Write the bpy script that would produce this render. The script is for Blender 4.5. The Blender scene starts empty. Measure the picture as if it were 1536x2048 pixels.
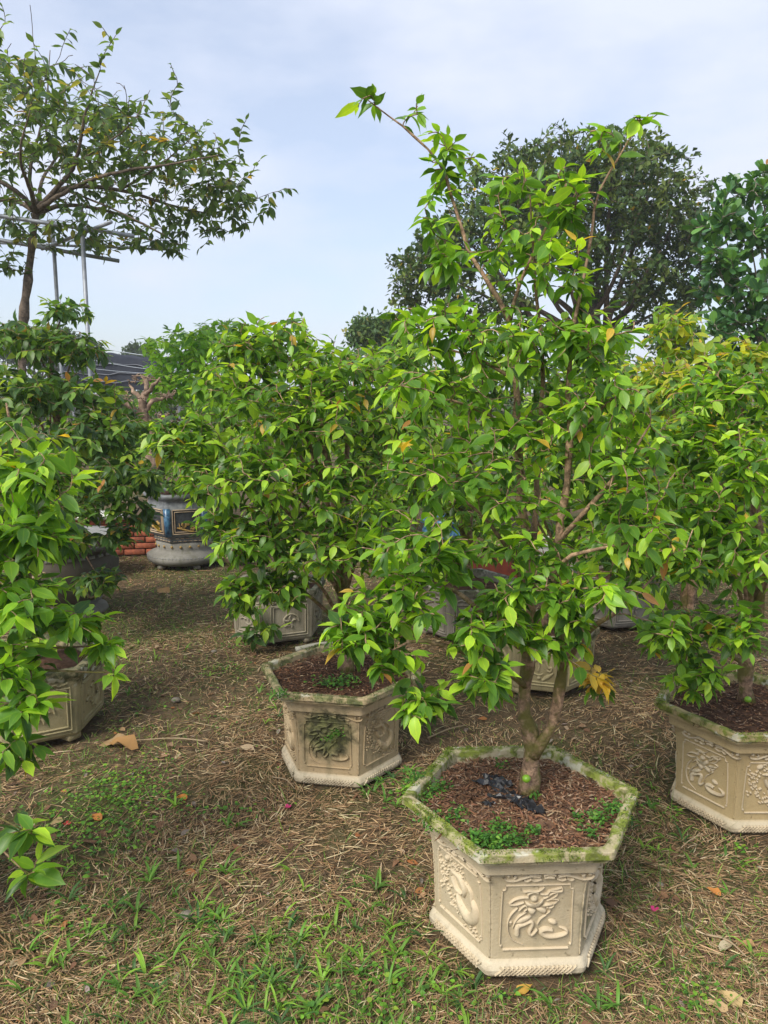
import bpy, math
import numpy as np
R = math.radians
scene = bpy.context.scene
col = scene.collection

# ------------------------------------------------------------------ camera, sky, sun, exposure
CAM = np.array((0.0, 0.0, 1.6))
cd = bpy.data.cameras.new('camera'); cam = bpy.data.objects.new('camera', cd); col.objects.link(cam)
cam.location = CAM; cam.rotation_euler = (R(90) - 0.1542, 0, 0)
cd.sensor_fit = 'VERTICAL'; cd.sensor_height = 24.0; cd.sensor_width = 18.0; cd.lens = 24.0 * 1540 / 2048
cd.clip_start = 0.05; cd.clip_end = 3000
scene.camera = cam

SUN_DIR = np.array((-0.42, -0.56, 0.72)); SUN_DIR = SUN_DIR / np.linalg.norm(SUN_DIR)   # towards the sun
w = bpy.data.worlds.new('World'); scene.world = w; w.use_nodes = True
nt = w.node_tree; N = nt.nodes; Lk = nt.links
bg = N['Background']
sky = N.new('ShaderNodeTexSky'); sky.sky_type = 'NISHITA'; sky.sun_disc = False
sky.sun_elevation = math.asin(SUN_DIR[2]); sky.sun_rotation = math.atan2(SUN_DIR[0], SUN_DIR[1])
sky.air_density = 1.0; sky.dust_density = 2.0; sky.ozone_density = 1.5
tc = N.new('ShaderNodeTexCoord')
mp = N.new('ShaderNodeMapping'); mp.inputs['Scale'].default_value = (1.0, 1.0, 2.6); mp.inputs['Location'].default_value = (0.35, 0.2, 0.1)
Lk.new(tc.outputs['Generated'], mp.inputs['Vector'])
nz = N.new('ShaderNodeTexNoise'); nz.inputs['Scale'].default_value = 2.3; nz.inputs['Detail'].default_value = 6; nz.inputs['Roughness'].default_value = 0.52
Lk.new(mp.outputs[0], nz.inputs['Vector'])
mr = N.new('ShaderNodeMapRange'); mr.inputs['From Min'].default_value = 0.40; mr.inputs['From Max'].default_value = 0.60
mr.inputs['To Min'].default_value = 0.50; mr.inputs['To Max'].default_value = 1.0
Lk.new(nz.outputs['Fac'], mr.inputs['Value'])
mx = N.new('ShaderNodeMix'); mx.data_type = 'RGBA'
mx.inputs['B'].default_value = (3.95, 4.25, 5.0, 1)
Lk.new(mr.outputs[0], mx.inputs['Factor']); Lk.new(sky.outputs[0], mx.inputs['A'])
Lk.new(mx.outputs['Result'], bg.inputs['Color']); bg.inputs['Strength'].default_value = 0.1

sd = bpy.data.lights.new('sun', 'SUN'); sd.energy = 2.1; sd.angle = R(28); sd.color = (1.0, 0.95, 0.86)
so = bpy.data.objects.new('sun', sd); col.objects.link(so)
from mathutils import Vector, Matrix
so.rotation_euler = Vector(SUN_DIR).to_track_quat('Z', 'Y').to_euler(); so.location = (-8, -6, 14)

vs = scene.view_settings
vs.view_transform = 'Standard'; vs.look = 'None'; vs.gamma = 1.0; vs.use_curve_mapping = False; vs.exposure = 1.1
scene.render.engine = 'CYCLES'
scene.cycles.max_bounces = 6; scene.cycles.diffuse_bounces = 3; scene.cycles.glossy_bounces = 2; scene.cycles.transparent_max_bounces = 4
scene.cycles.use_denoising = True

# ------------------------------------------------------------------ materials
def new_mat(name):
    m = bpy.data.materials.new(name); m.use_nodes = True
    return m, m.node_tree.nodes, m.node_tree.links, m.node_tree.nodes['Principled BSDF']
def node(N, t, **kw):
    n = N.new(t)
    for k, v in kw.items():
        if k in n.inputs: n.inputs[k].default_value = v
        else: setattr(n, k, v)
    return n
def mixc(N, L, fac, a, b, blend='MIX'):
    n = N.new('ShaderNodeMix'); n.data_type = 'RGBA'; n.blend_type = blend
    for key, val in (('Factor', fac), ('A', a), ('B', b)):
        if hasattr(val, 'is_linked'): L.new(val, n.inputs[key])
        elif isinstance(val, (int, float)): n.inputs[key].default_value = val
        else: n.inputs[key].default_value = (*val, 1)
    return n.outputs['Result']
def mapr(N, L, v, a, b, c=0.0, d=1.0, smooth=True):
    n = N.new('ShaderNodeMapRange'); n.interpolation_type = 'SMOOTHSTEP' if smooth else 'LINEAR'
    n.inputs['From Min'].default_value = a; n.inputs['From Max'].default_value = b
    n.inputs['To Min'].default_value = c; n.inputs['To Max'].default_value = d
    L.new(v, n.inputs['Value']); return n.outputs[0]
def mathn(N, L, op, a, b):
    n = N.new('ShaderNodeMath'); n.operation = op; n.use_clamp = False
    for i, v in enumerate((a, b)):
        if hasattr(v, 'is_linked'): L.new(v, n.inputs[i])
        else: n.inputs[i].default_value = v
    return n.outputs[0]
def noise(N, L, scale, detail=4, rough=0.55, coord=None, dist=0.0):
    n = N.new('ShaderNodeTexNoise'); n.inputs['Scale'].default_value = scale; n.inputs['Detail'].default_value = detail
    n.inputs['Roughness'].default_value = rough; n.inputs['Distortion'].default_value = dist
    if coord is not None: L.new(coord, n.inputs['Vector'])
    return n.outputs['Fac']
def bump(N, L, h, strength, dist, bsdf):
    b = N.new('ShaderNodeBump'); b.inputs['Strength'].default_value = strength; b.inputs['Distance'].default_value = dist
    L.new(h, b.inputs['Height']); L.new(b.outputs[0], bsdf.inputs['Normal'])

def leaf_mat(name, rough=0.42, trans=0.44, edge=0.6, spec=0.5):
    m, N, L, b = new_mat(name)
    at = node(N, 'ShaderNodeAttribute', attribute_name='tint')
    c = at.outputs['Color']; e = at.outputs['Alpha']
    light = mixc(N, L, 1.0, c, (1.75, 1.45, 1.0), 'MULTIPLY')
    light = mixc(N, L, 0.25, light, (0.30, 0.34, 0.06))
    fe = mathn(N, L, 'MULTIPLY', mapr(N, L, e, 0.72, 1.0), edge)
    c2 = mixc(N, L, fe, c, light)
    fm = mathn(N, L, 'MULTIPLY', mapr(N, L, e, 0.16, 0.0), 0.45)
    c3 = mixc(N, L, fm, c2, light)
    tcn = N.new('ShaderNodeNewGeometry')
    n1 = noise(N, L, 55, 2, 0.5, tcn.outputs['Position'])
    c4 = mixc(N, L, mapr(N, L, n1, 0.35, 0.7, 0.0, 0.22), c3, mixc(N, L, 1.0, c3, (0.6, 0.66, 0.6), 'MULTIPLY'))
    L.new(c4, b.inputs['Base Color']); b.inputs['Roughness'].default_value = rough
    b.inputs['Specular IOR Level'].default_value = spec
    tr = N.new('ShaderNodeBsdfTranslucent')
    L.new(mixc(N, L, 1.0, c4, (1.9, 1.75, 0.7), 'MULTIPLY'), tr.inputs['Color'])
    ms = N.new('ShaderNodeMixShader'); ms.inputs[0].default_value = trans
    L.new(b.outputs[0], ms.inputs[1]); L.new(tr.outputs[0], ms.inputs[2])
    L.new(ms.outputs[0], N['Material Output'].inputs['Surface'])
    return m
def tint_mat(name, rough=0.8, spec=0.25, trans=0.0):
    m, N, L, b = new_mat(name)
    at = node(N, 'ShaderNodeAttribute', attribute_name='tint')
    L.new(at.outputs['Color'], b.inputs['Base Color']); b.inputs['Roughness'].default_value = rough
    b.inputs['Specular IOR Level'].default_value = spec
    if trans:
        tr = N.new('ShaderNodeBsdfTranslucent')
        L.new(mixc(N, L, 1.0, at.outputs['Color'], (1.6, 1.6, 0.7), 'MULTIPLY'), tr.inputs['Color'])
        ms = N.new('ShaderNodeMixShader'); ms.inputs[0].default_value = trans
        L.new(b.outputs[0], ms.inputs[1]); L.new(tr.outputs[0], ms.inputs[2])
        L.new(ms.outputs[0], N['Material Output'].inputs['Surface'])
    return m
def bark_mat(name, a, b_, moss=0.0, scale=45):
    m, N, L, b = new_mat(name)
    t = N.new('ShaderNodeTexCoord'); o = t.outputs['Object']
    n1 = noise(N, L, scale, 6, 0.65, o); n3 = noise(N, L, scale * 0.45, 5, 0.65, o, 0.8); n2 = noise(N, L, scale * 0.25, 3, 0.5, o)
    c = mixc(N, L, mapr(N, L, n1, 0.35, 0.68), a, b_)
    c = mixc(N, L, mapr(N, L, n3, 0.52, 0.60, 0, 0.75), c, tuple(min(1, 1.5 * x) for x in a))
    if moss:
        gz = node(N, 'ShaderNodeSeparateXYZ'); L.new(o, gz.inputs[0])
        low = mapr(N, L, gz.outputs['Z'], 0.75, 0.40, 0.12, 1.0)      # algae creeping up from the soil
        mk = mathn(N, L, 'MULTIPLY', mapr(N, L, n2, 0.40, 0.60), mathn(N, L, 'MULTIPLY', low, moss))
        c = mixc(N, L, mk, c, (0.15, 0.14, 0.035))
    L.new(c, b.inputs['Base Color']); b.inputs['Roughness'].default_value = 0.85
    b.inputs['Specular IOR Level'].default_value = 0.2
    bump(N, L, mathn(N, L, 'ADD', n1, n3), 0.9, 0.008, b)
    return m
def stone_mat(name, base, dark, moss=(0.20, 0.25, 0.03), rim=1.0, stain=0.15, zr=(0.375, 0.40), blot=None, light=None):
    """cast stone / cement: grain, warm and grey blotches, moss and lichen growing along the rim, drip stains"""
    m, N, L, b = new_mat(name)
    t = N.new('ShaderNodeTexCoord'); o = t.outputs['Object']
    s = node(N, 'ShaderNodeSeparateXYZ'); L.new(o, s.inputs[0]); z = s.outputs['Z']
    big = noise(N, L, 6, 5, 0.6, o); fine = noise(N, L, 160, 3, 0.6, o); mid = noise(N, L, 26, 5, 0.6, o, 0.4)
    c = mixc(N, L, mapr(N, L, big, 0.35, 0.68), base, tuple(0.5 * x + 0.5 * y for x, y in zip(base, dark)))
    c = mixc(N, L, mapr(N, L, fine, 0.30, 0.75, 0.0, 0.35), c, dark)
    pit = noise(N, L, 75, 2, 0.5, o)
    c = mixc(N, L, mapr(N, L, pit, 0.66, 0.72, 0.0, 0.6), c, tuple(x * 0.45 for x in dark))
    if light is not None:
        c = mixc(N, L, mathn(N, L, 'MULTIPLY', mapr(N, L, z, light[1], light[0]), 0.75), c, (0.56, 0.49, 0.36))
    st = node(N, 'ShaderNodeMapping', Scale=(9, 9, 1.2)); L.new(o, st.inputs['Vector'])
    drip = noise(N, L, 2.4, 5, 0.6, st.outputs[0])
    c = mixc(N, L, mathn(N, L, 'MULTIPLY', mapr(N, L, drip, 0.48, 0.72), stain), c, (0.10, 0.10, 0.055))
    spl = mathn(N, L, 'ADD', z, mathn(N, L, 'MULTIPLY', mathn(N, L, 'SUBTRACT', noise(N, L, 22, 6, 0.7, o), 0.5), 0.16))
    c = mixc(N, L, mapr(N, L, spl, 0.045, 0.0, 0.0, 0.5), c, (0.17, 0.12, 0.07))
    if blot is not None:
        (bx, by, bz), br, amt = blot
        v = node(N, 'ShaderNodeVectorMath', operation='DISTANCE'); L.new(o, v.inputs[0]); v.inputs[1].default_value = (bx, by, bz)
        edge = mathn(N, L, 'ADD', v.outputs['Value'], mathn(N, L, 'MULTIPLY', mathn(N, L, 'SUBTRACT', mid, 0.5), 0.16))
        mk = mathn(N, L, 'MULTIPLY', mapr(N, L, edge, br, br * 0.45), amt)
        c = mixc(N, L, mk, c, mixc(N, L, mapr(N, L, mid, 0.4, 0.6), (0.035, 0.04, 0.018), (0.13, 0.14, 0.05)))
    if rim:
        zz = mathn(N, L, 'ADD', z, mathn(N, L, 'MULTIPLY', mathn(N, L, 'SUBTRACT', mid, 0.5), 0.07))
        mk = mathn(N, L, 'MULTIPLY', mapr(N, L, zz, zr[0], zr[1]), mapr(N, L, noise(N, L, 19, 6, 0.65, o, 0.6), 0.40, 0.58, 0.12, 0.95))
        mk = mathn(N, L, 'MULTIPLY', mk, rim)
        g = mixc(N, L, mapr(N, L, mid, 0.38, 0.62), moss, tuple(x * 0.42 for x in moss))
        c = mixc(N, L, mk, c, g)
        wp = mathn(N, L, 'MULTIPLY', mapr(N, L, noise(N, L, 14, 4, 0.6, o), 0.56, 0.64), mapr(N, L, zz, zr[0], zr[1]))
        c = mixc(N, L, mathn(N, L, 'MULTIPLY', wp, 0.75), c, (0.52, 0.50, 0.40))
    L.new(c, b.inputs['Base Color']); b.inputs['Roughness'].default_value = 0.82; b.inputs['Specular IOR Level'].default_value = 0.25
    h = mathn(N, L, 'ADD', fine, mathn(N, L, 'MULTIPLY', mid, 1.6))
    bump(N, L, h, 0.35, 0.004, b)
    return m
def plain_mat(name, a, b_, scale=20, rough=0.7, spec=0.3, metal=0.0, bmp=0.2):
    m, N, L, b = new_mat(name)
    t = N.new('ShaderNodeTexCoord'); o = t.outputs['Object']
    n1 = noise(N, L, scale, 5, 0.6, o)
    L.new(mixc(N, L, mapr(N, L, n1, 0.33, 0.68), a, b_), b.inputs['Base Color'])
    b.inputs['Roughness'].default_value = rough; b.inputs['Specular IOR Level'].default_value = spec; b.inputs['Metallic'].default_value = metal
    if bmp: bump(N, L, n1, bmp, 0.004, b)
    return m

M = {}
M['leaf'] = leaf_mat('citrus_like_leaf'); M['gloss_leaf'] = leaf_mat('glossy_leaf', 0.33, 0.22, 0.15, 0.55)
M['small_leaf'] = leaf_mat('small_leaf', 0.55, 0.25, 0.1, 0.3)
M['straw'] = tint_mat('dry_straw', 0.85, 0.2, 0.12); M['grass'] = tint_mat('grass_blade', 0.5, 0.35, 0.3)
M['litter'] = tint_mat('dead_leaf', 0.75, 0.2, 0.1)
M['bark'] = bark_mat('bark_reddish', (0.34, 0.22, 0.14), (0.13, 0.085, 0.055), moss=0.9, scale=60)
M['bark_grey'] = bark_mat('bark_grey', (0.17, 0.13, 0.095), (0.07, 0.055, 0.04), scale=30)
M['bark_pale'] = bark_mat('bark_pale', (0.30, 0.26, 0.21), (0.14, 0.11, 0.085), scale=20)
M['drift'] = bark_mat('driftwood', (0.34, 0.24, 0.17), (0.15, 0.10, 0.07), scale=18)
SAND = (0.50, 0.42, 0.285); SANDD = (0.38, 0.30, 0.18)
M['sand_a'] = stone_mat('cream_cast_stone', SAND, SANDD, light=(0.045, 0.058), stain=0.16, blot=((-0.21, 0.12, 0.18), 0.17, 0.6))
M['sand_relief'] = stone_mat('worn_relief_stone', (0.58, 0.49, 0.34), (0.46, 0.36, 0.23), rim=0, stain=0.10)
M['sand_b'] = stone_mat('stained_cast_stone', (0.50, 0.39, 0.24), (0.33, 0.23, 0.12), light=(0.045, 0.058), stain=0.45, blot=((0.0, 0.23, 0.235), 0.15, 0.92), moss=(0.19, 0.21, 0.08))
M['sand_c'] = stone_mat('clean_cast_stone', (0.48, 0.37, 0.20), (0.34, 0.25, 0.12), light=(0.045, 0.058), stain=0.2, moss=(0.17, 0.21, 0.03))
M['cement'] = stone_mat('grey_cement', (0.36, 0.32, 0.24), (0.21, 0.18, 0.12), moss=(0.10, 0.115, 0.06), stain=0.55, zr=(0.27, 0.33))
M['cement_olive'] = stone_mat('olive_cement', (0.40, 0.34, 0.19), (0.24, 0.20, 0.10), moss=(0.09, 0.10, 0.045), stain=0.45, zr=(0.26, 0.30))
M['cement_slate'] = stone_mat('slate_cement', (0.30, 0.27, 0.22), (0.15, 0.135, 0.11), moss=(0.10, 0.11, 0.06), stain=0.6, zr=(0.30, 0.36))
M['urn'] = stone_mat('dark_urn_stone', (0.10, 0.085, 0.065), (0.05, 0.042, 0.03), rim=0, stain=0.4)
M['stone'] = stone_mat('carved_stand_stone', (0.24, 0.23, 0.20), (0.12, 0.11, 0.095), rim=0, stain=0.5)
M['table'] = stone_mat('pale_terrazzo', (0.30, 0.30, 0.29), (0.2, 0.2, 0.19), rim=0, stain=0.2)
M['rock'] = plain_mat('tan_rock', (0.46, 0.36, 0.24), (0.28, 0.20, 0.13), 14, 0.9, 0.2, 0, 0.6)
M['whitewash'] = plain_mat('whitewash', (0.72, 0.71, 0.66), (0.55, 0.54, 0.49), 12, 0.8)
M['red_glaze'] = plain_mat('red_clay', (0.30, 0.075, 0.045), (0.20, 0.05, 0.035), 18, 0.55)
M['brick'] = plain_mat('red_brick', (0.36, 0.11, 0.055), (0.20, 0.065, 0.04), 22, 0.9, 0.2, 0, 0.5)
M['mortar'] = plain_mat('mortar', (0.16, 0.12, 0.09), (0.09, 0.07, 0.05), 30, 0.95)
M['blue'] = plain_mat('blue_glaze', (0.012, 0.045, 0.11), (0.08, 0.20, 0.32), 34, 0.3, 0.5, 0, 0.1)
M['black_glaze'] = plain_mat('black_glaze', (0.03, 0.032, 0.035), (0.06, 0.065, 0.07), 30, 0.35, 0.5)
M['gilt'] = plain_mat('gilt_relief', (0.40, 0.26, 0.07), (0.22, 0.14, 0.05), 40, 0.5)
M['greyglaze'] = plain_mat('grey_glaze', (0.22, 0.23, 0.23), (0.12, 0.13, 0.14), 26, 0.45)
M['galv'] = plain_mat('galvanised_pipe', (0.33, 0.35, 0.38), (0.22, 0.235, 0.255), 12, 0.5, 0.4, 0.35, 0.05)
M['net'] = plain_mat('black_shade_net', (0.018, 0.021, 0.03), (0.03, 0.034, 0.045), 3, 0.8, 0.2, 0, 0.2)
M['netseam'] = plain_mat('net_batten', (0.16, 0.17, 0.19), (0.09, 0.10, 0.115), 5, 0.6)
M['wire'] = plain_mat('pale_cable', (0.5, 0.55, 0.6), (0.4, 0.45, 0.5), 5, 0.5, 0.3, 0, 0)
M['darkwire'] = plain_mat('dark_cable', (0.06, 0.06, 0.07), (0.05, 0.05, 0.06), 5, 0.6, 0.3, 0, 0)
M['soil'] = plain_mat('coir_soil', (0.17, 0.10, 0.062), (0.08, 0.045, 0.028), 38, 0.95, 0.1, 0, 0.9)
M['soil_dark'] = plain_mat('dark_soil', (0.10, 0.055, 0.035), (0.05, 0.028, 0.018), 38, 0.95, 0.1, 0, 0.9)
M['plastic'] = plain_mat('black_plastic', (0.012, 0.012, 0.014), (0.02, 0.02, 0.022), 30, 0.32, 0.5, 0, 0.3)
M['fruit'] = plain_mat('green_fruit', (0.22, 0.40, 0.03), (0.16, 0.32, 0.02), 20, 0.35, 0.5, 0, 0.05)
M['petal'] = plain_mat('magenta_petal', (0.45, 0.03, 0.14), (0.36, 0.02, 0.10), 20, 0.6)
M['petal_red'] = plain_mat('red_petal', (0.50, 0.05, 0.04), (0.40, 0.03, 0.03), 20, 0.6)
M['pebble'] = plain_mat('grey_pebble', (0.27, 0.235, 0.185), (0.13, 0.11, 0.085), 24, 0.9, 0.2, 0, 0.4)

def ground_mat():
    m, N, L, b = new_mat('ground_soil')
    g = N.new('ShaderNodeNewGeometry'); o = g.outputs['Position']
    a = noise(N, L, 1.3, 5, 0.6, o); c2 = noise(N, L, 18, 6, 0.65, o); f = noise(N, L, 90, 4, 0.65, o)
    c = mixc(N, L, mapr(N, L, c2, 0.32, 0.7), (0.145, 0.100, 0.058), (0.062, 0.046, 0.026))
    c = mixc(N, L, mapr(N, L, f, 0.5, 0.75, 0, 0.7), c, (0.26, 0.19, 0.105))
    c = mixc(N, L, mapr(N, L, a, 0.48, 0.62, 0, 0.55), c, (0.07, 0.095, 0.025))
    L.new(c, b.inputs['Base Color']); b.inputs['Roughness'].default_value = 0.95; b.inputs['Specular IOR Level'].default_value = 0.1
    bump(N, L, mathn(N, L, 'ADD', c2, f), 0.8, 0.012, b)
    return m
M['ground'] = ground_mat()

# ------------------------------------------------------------------ mesh helpers
def make_mesh(name, V, T, mat, tint=None, smooth=True, sharp=None):
    me = bpy.data.meshes.new(name)
    V = np.asarray(V, np.float32); T = np.asarray(T, np.int32)
    me.vertices.add(len(V)); me.vertices.foreach_set('co', V.ravel())
    me.loops.add(T.size); me.loops.foreach_set('vertex_index', T.ravel())
    me.polygons.add(len(T)); me.polygons.foreach_set('loop_start', np.arange(0, T.size, 3, dtype=np.int32))
    me.polygons.foreach_set('use_smooth', np.full(len(T), smooth, bool))
    if tint is not None:
        a = me.attributes.new('tint', 'FLOAT_COLOR', 'POINT'); a.data.foreach_set('color', np.asarray(tint, np.float32).ravel())
    me.update(calc_edges=True); me.validate()
    if sharp: me.set_sharp_from_angle(angle=sharp)
    me.materials.append(M[mat] if isinstance(mat, str) else mat)
    return me
def link(name, data, parent=None, loc=None, rz=None, **props):
    o = bpy.data.objects.new(name, data); col.objects.link(o)
    if parent is not None: o.parent = parent
    if loc is not None: o.location = loc
    if rz is not None: o.rotation_euler = (0, 0, rz)
    for k, v in props.items(): o[k] = v
    return o
class MB:
    def __init__(s): s.V = []; s.T = []; s.C = []; s.n = 0
    def add(s, V, T, tint=None):
        V = np.asarray(V, float); s.V.append(V); s.T.append(np.asarray(T, int) + s.n); s.n += len(V)
        if tint is not None:
            tint = np.asarray(tint, float)
            if tint.ndim == 1: tint = np.tile(tint, (len(V), 1))
            s.C.append(tint)
        return s
    def mesh(s, name, mat, smooth=True, sharp=None):
        return make_mesh(name, np.vstack(s.V), np.vstack(s.T), mat, np.vstack(s.C) if s.C else None, smooth, sharp)
def nrm(v):
    v = np.asarray(v, float); return v / (np.linalg.norm(v, axis=-1, keepdims=True) + 1e-12)
def resample(pts, step):
    pts = np.asarray(pts, float); seg = np.linalg.norm(np.diff(pts[:, :3], axis=0), axis=1); s = np.r_[0, np.cumsum(seg)]
    n = max(2, int(round(s[-1] / step)) + 1); t = np.linspace(0, s[-1], n)
    return np.c_[tuple(np.interp(t, s, pts[:, k]) for k in range(pts.shape[1]))]
def smoothline(pts, sub=4):
    """Catmull-Rom through the points (any number of columns)"""
    p = np.asarray(pts, float); q = np.vstack([2 * p[0] - p[1], p, 2 * p[-1] - p[-2]]); out = []
    for i in range(1, len(q) - 2):
        for k in range(sub):
            t = k / sub; a, b, c, d = q[i - 1], q[i], q[i + 1], q[i + 2]
            out.append(0.5 * (2 * b + (c - a) * t + (2 * a - 5 * b + 4 * c - d) * t * t + (3 * b - a - 3 * c + d) * t ** 3))
    out.append(p[-1]); return np.array(out)
def tube(pts, rad, sides=6, cap=True, flat=1.0):
    pts = np.asarray(pts, float); n = len(pts); rad = np.broadcast_to(np.asarray(rad, float), (n,))
    t = nrm(np.gradient(pts, axis=0)); ref = np.array((0, 0, 1.0)) if abs(t[0][2]) < 0.9 else np.array((1.0, 0, 0))
    u = np.zeros_like(pts); u[0] = nrm(np.cross(t[0], ref))
    for i in range(1, n):
        a = u[i - 1] - t[i] * np.dot(u[i - 1], t[i]); u[i] = nrm(a)
    v = np.cross(t, u); a = np.arange(sides) * 2 * math.pi / sides
    ring = u[:, None, :] * np.cos(a)[None, :, None] + v[:, None, :] * np.sin(a)[None, :, None] * flat
    V = (pts[:, None, :] + ring * rad[:, None, None]).reshape(-1, 3)
    i = np.arange(n - 1)[:, None] * sides; j = np.arange(sides)[None, :]; k = (j + 1) % sides
    A, B, C, D = i + j, i + k, i + sides + k, i + sides + j
    T = np.concatenate([np.stack([A, B, C], -1).reshape(-1, 3), np.stack([A, C, D], -1).reshape(-1, 3)])
    if cap:
        V = np.vstack([V, pts[0], pts[-1]]); c0 = n * sides; c1 = c0 + 1; j = np.arange(sides); k = (j + 1) % sides
        T = np.vstack([T, np.stack([k, j, np.full(sides, c0)], -1), np.stack([(n - 1) * sides + j, (n - 1) * sides + k, np.full(sides, c1)], -1)])
    return V, T
def loft(rings, close_top=True, close_bot=True):
    """rings: list of (k,3) loops, all the same length"""
    R_ = np.array(rings); n, k, _ = R_.shape; V = R_.reshape(-1, 3)
    i = np.arange(n - 1)[:, None] * k; j = np.arange(k)[None, :]; q = (j + 1) % k
    A, B, C, D = i + j, i + q, i + k + q, i + k + j
    T = [np.stack([A, B, C], -1).reshape(-1, 3), np.stack([A, C, D], -1).reshape(-1, 3)]
    j = np.arange(k); q = (j + 1) % k
    if close_bot: V = np.vstack([V, R_[0].mean(0)]); T.append(np.stack([q, j, np.full(k, len(V) - 1)], -1))
    if close_top: V = np.vstack([V, R_[-1].mean(0)]); T.append(np.stack([(n - 1) * k + j, (n - 1) * k + q, np.full(k, len(V) - 1)], -1))
    return V, np.vstack(T)
def box(c, s, rz=0.0, bev=0.0):
    x, y, z = np.array(s, float) / 2; b = min(bev, x * .9, y * .9, z * .9)
    def loop(xx, yy, zz, b):
        if b <= 0: return [(-xx, -yy, zz), (xx, -yy, zz), (xx, yy, zz), (-xx, yy, zz)]
        return [(-xx + b, -yy, zz), (xx - b, -yy, zz), (xx, -yy + b, zz), (xx, yy - b, zz), (xx - b, yy, zz), (-xx + b, yy, zz), (-xx, yy - b, zz), (-xx, -yy + b, zz)]
    if b > 0: rings = [loop(x - b, y - b, -z, b * .5), loop(x, y, -z + b, b), loop(x, y, z - b, b), loop(x - b, y - b, z, b * .5)]
    else: rings = [loop(x, y, -z, 0), loop(x, y, z, 0)]
    V, T = loft(rings); ca, sa = math.cos(rz), math.sin(rz)
    V = V @ np.array([[ca, sa, 0], [-sa, ca, 0], [0, 0, 1]]) + np.array(c); return V, T
def lathe(prof, k=24, sq=None):
    a = np.arange(k) * 2 * math.pi / k
    return loft([np.c_[r * np.cos(a), r * np.sin(a), np.full(k, z)] for r, z in prof])
def blob(c, r, rng, k=8, n=5, jag=0.15):
    th = np.linspace(0.05, math.pi - 0.05, n)
    rings = []
    for t in th[::-1]:
        a = np.arange(k) * 2 * math.pi / k
        q = 1 + rng.uniform(-jag, jag, k)
        rings.append(np.c_[r[0] * np.sin(t) * np.cos(a) * q, r[1] * np.sin(t) * np.sin(a) * q, np.full(k, r[2] * math.cos(t))] + np.array(c))
    return loft(rings)

# ------------------------------------------------------------------ leaves
def leaf_template(width=0.42, droop=0.18, fold=0.28, kind='acute', wave=0.0, rows=4, twist=0.0):
    if kind == 'acute': ts = [0.0, 0.14, 0.36, 0.62, 0.85, 1.0]; hw = [0, 0.64, 1.0, 0.84, 0.27, 0]
    elif kind == 'obovate': ts = [0.0, 0.25, 0.5, 0.75, 0.93, 1.0]; hw = [0, 0.5, 0.88, 1.0, 0.66, 0]
    if rows == 2: ts = [0.0, 0.33, 0.7, 1.0]; hw = [0, 0.95, 0.72, 0]
    V = []; E = []
    def pt(t, x):
        z = -droop * t * t + fold * abs(x) + wave * math.sin(9 * t) * x
        xr = x * math.cos(twist * t); z += x * math.sin(twist * t)
        return (xr, t * (1 - 0.25 * droop * t), z)
    V.append(pt(0, 0)); E.append(0.0)
    for t, h in zip(ts[1:-1], hw[1:-1]):
        h = h * width / 2
        for x, e in ((-h, 1.0), (0, 0.0), (h, 1.0)): V.append(pt(t, x)); E.append(e)
    V.append(pt(1, 0)); E.append(0.6)
    T = [(0, 2, 1), (0, 3, 2)]; m = len(ts) - 2
    for r in range(m - 1):
        a = 1 + 3 * r; b = a + 3
        T += [(a, a + 1, b + 1), (a, b + 1, b), (a + 1, a + 2, b + 2), (a + 1, b + 2, b + 1)]
    a = 1 + 3 * (m - 1); tip = len(V) - 1
    T += [(a, a + 1, tip), (a + 1, a + 2, tip)]
    return np.array(V), np.array(T), np.array(E)
def diamond_template(width=0.5, fold=0.2):
    h = width / 2
    return np.array([(0, 0, 0), (-h, .5, fold * h), (0, 1, -.1), (h, .5, fold * h)]), np.array([(0, 2, 1), (0, 3, 2)]), np.array([0, 1, .5, 1.0])
TEMPL = {
 'acute': [leaf_template(wd, dr, fo, 'acute', wv, 4, tw) for wd, dr, fo, wv, tw in
           ((0.44, 0.10, 0.30, 0.05, 0.2), (0.40, 0.22, 0.22, -0.08, -0.25), (0.48, 0.30, 0.35, 0.06, 0.0), (0.42, 0.42, 0.25, 0.0, 0.35), (0.46, 0.04, 0.15, 0.1, -0.1), (0.38, 0.16, 0.5, 0.0, 0.1), (0.36, 0.34, 0.6, 0.12, 0.5), (0.50, -0.10, 0.2, -0.12, -0.4))],
 'acute_lo': [leaf_template(wd, dr, fo, 'acute', 0, 2, 0) for wd, dr, fo in ((0.46, 0.15, 0.3), (0.42, 0.3, 0.25), (0.5, 0.05, 0.2))],
 'obovate': [leaf_template(wd, dr, fo, 'obovate', 0, 4, tw) for wd, dr, fo, tw in ((0.5, 0.05, 0.25, 0), (0.54, 0.12, 0.2, 0.15), (0.46, -0.05, 0.3, -0.1))],
 'diamond': [diamond_template(0.5, 0.2), diamond_template(0.62, 0.35), diamond_template(0.42, 0.1)],
}
def leaf_frames(axis, normal):
    y = nrm(axis); x = nrm(np.cross(y, normal)); z = np.cross(x, y)
    return np.stack([x, y, z], -1)                       # columns
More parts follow.
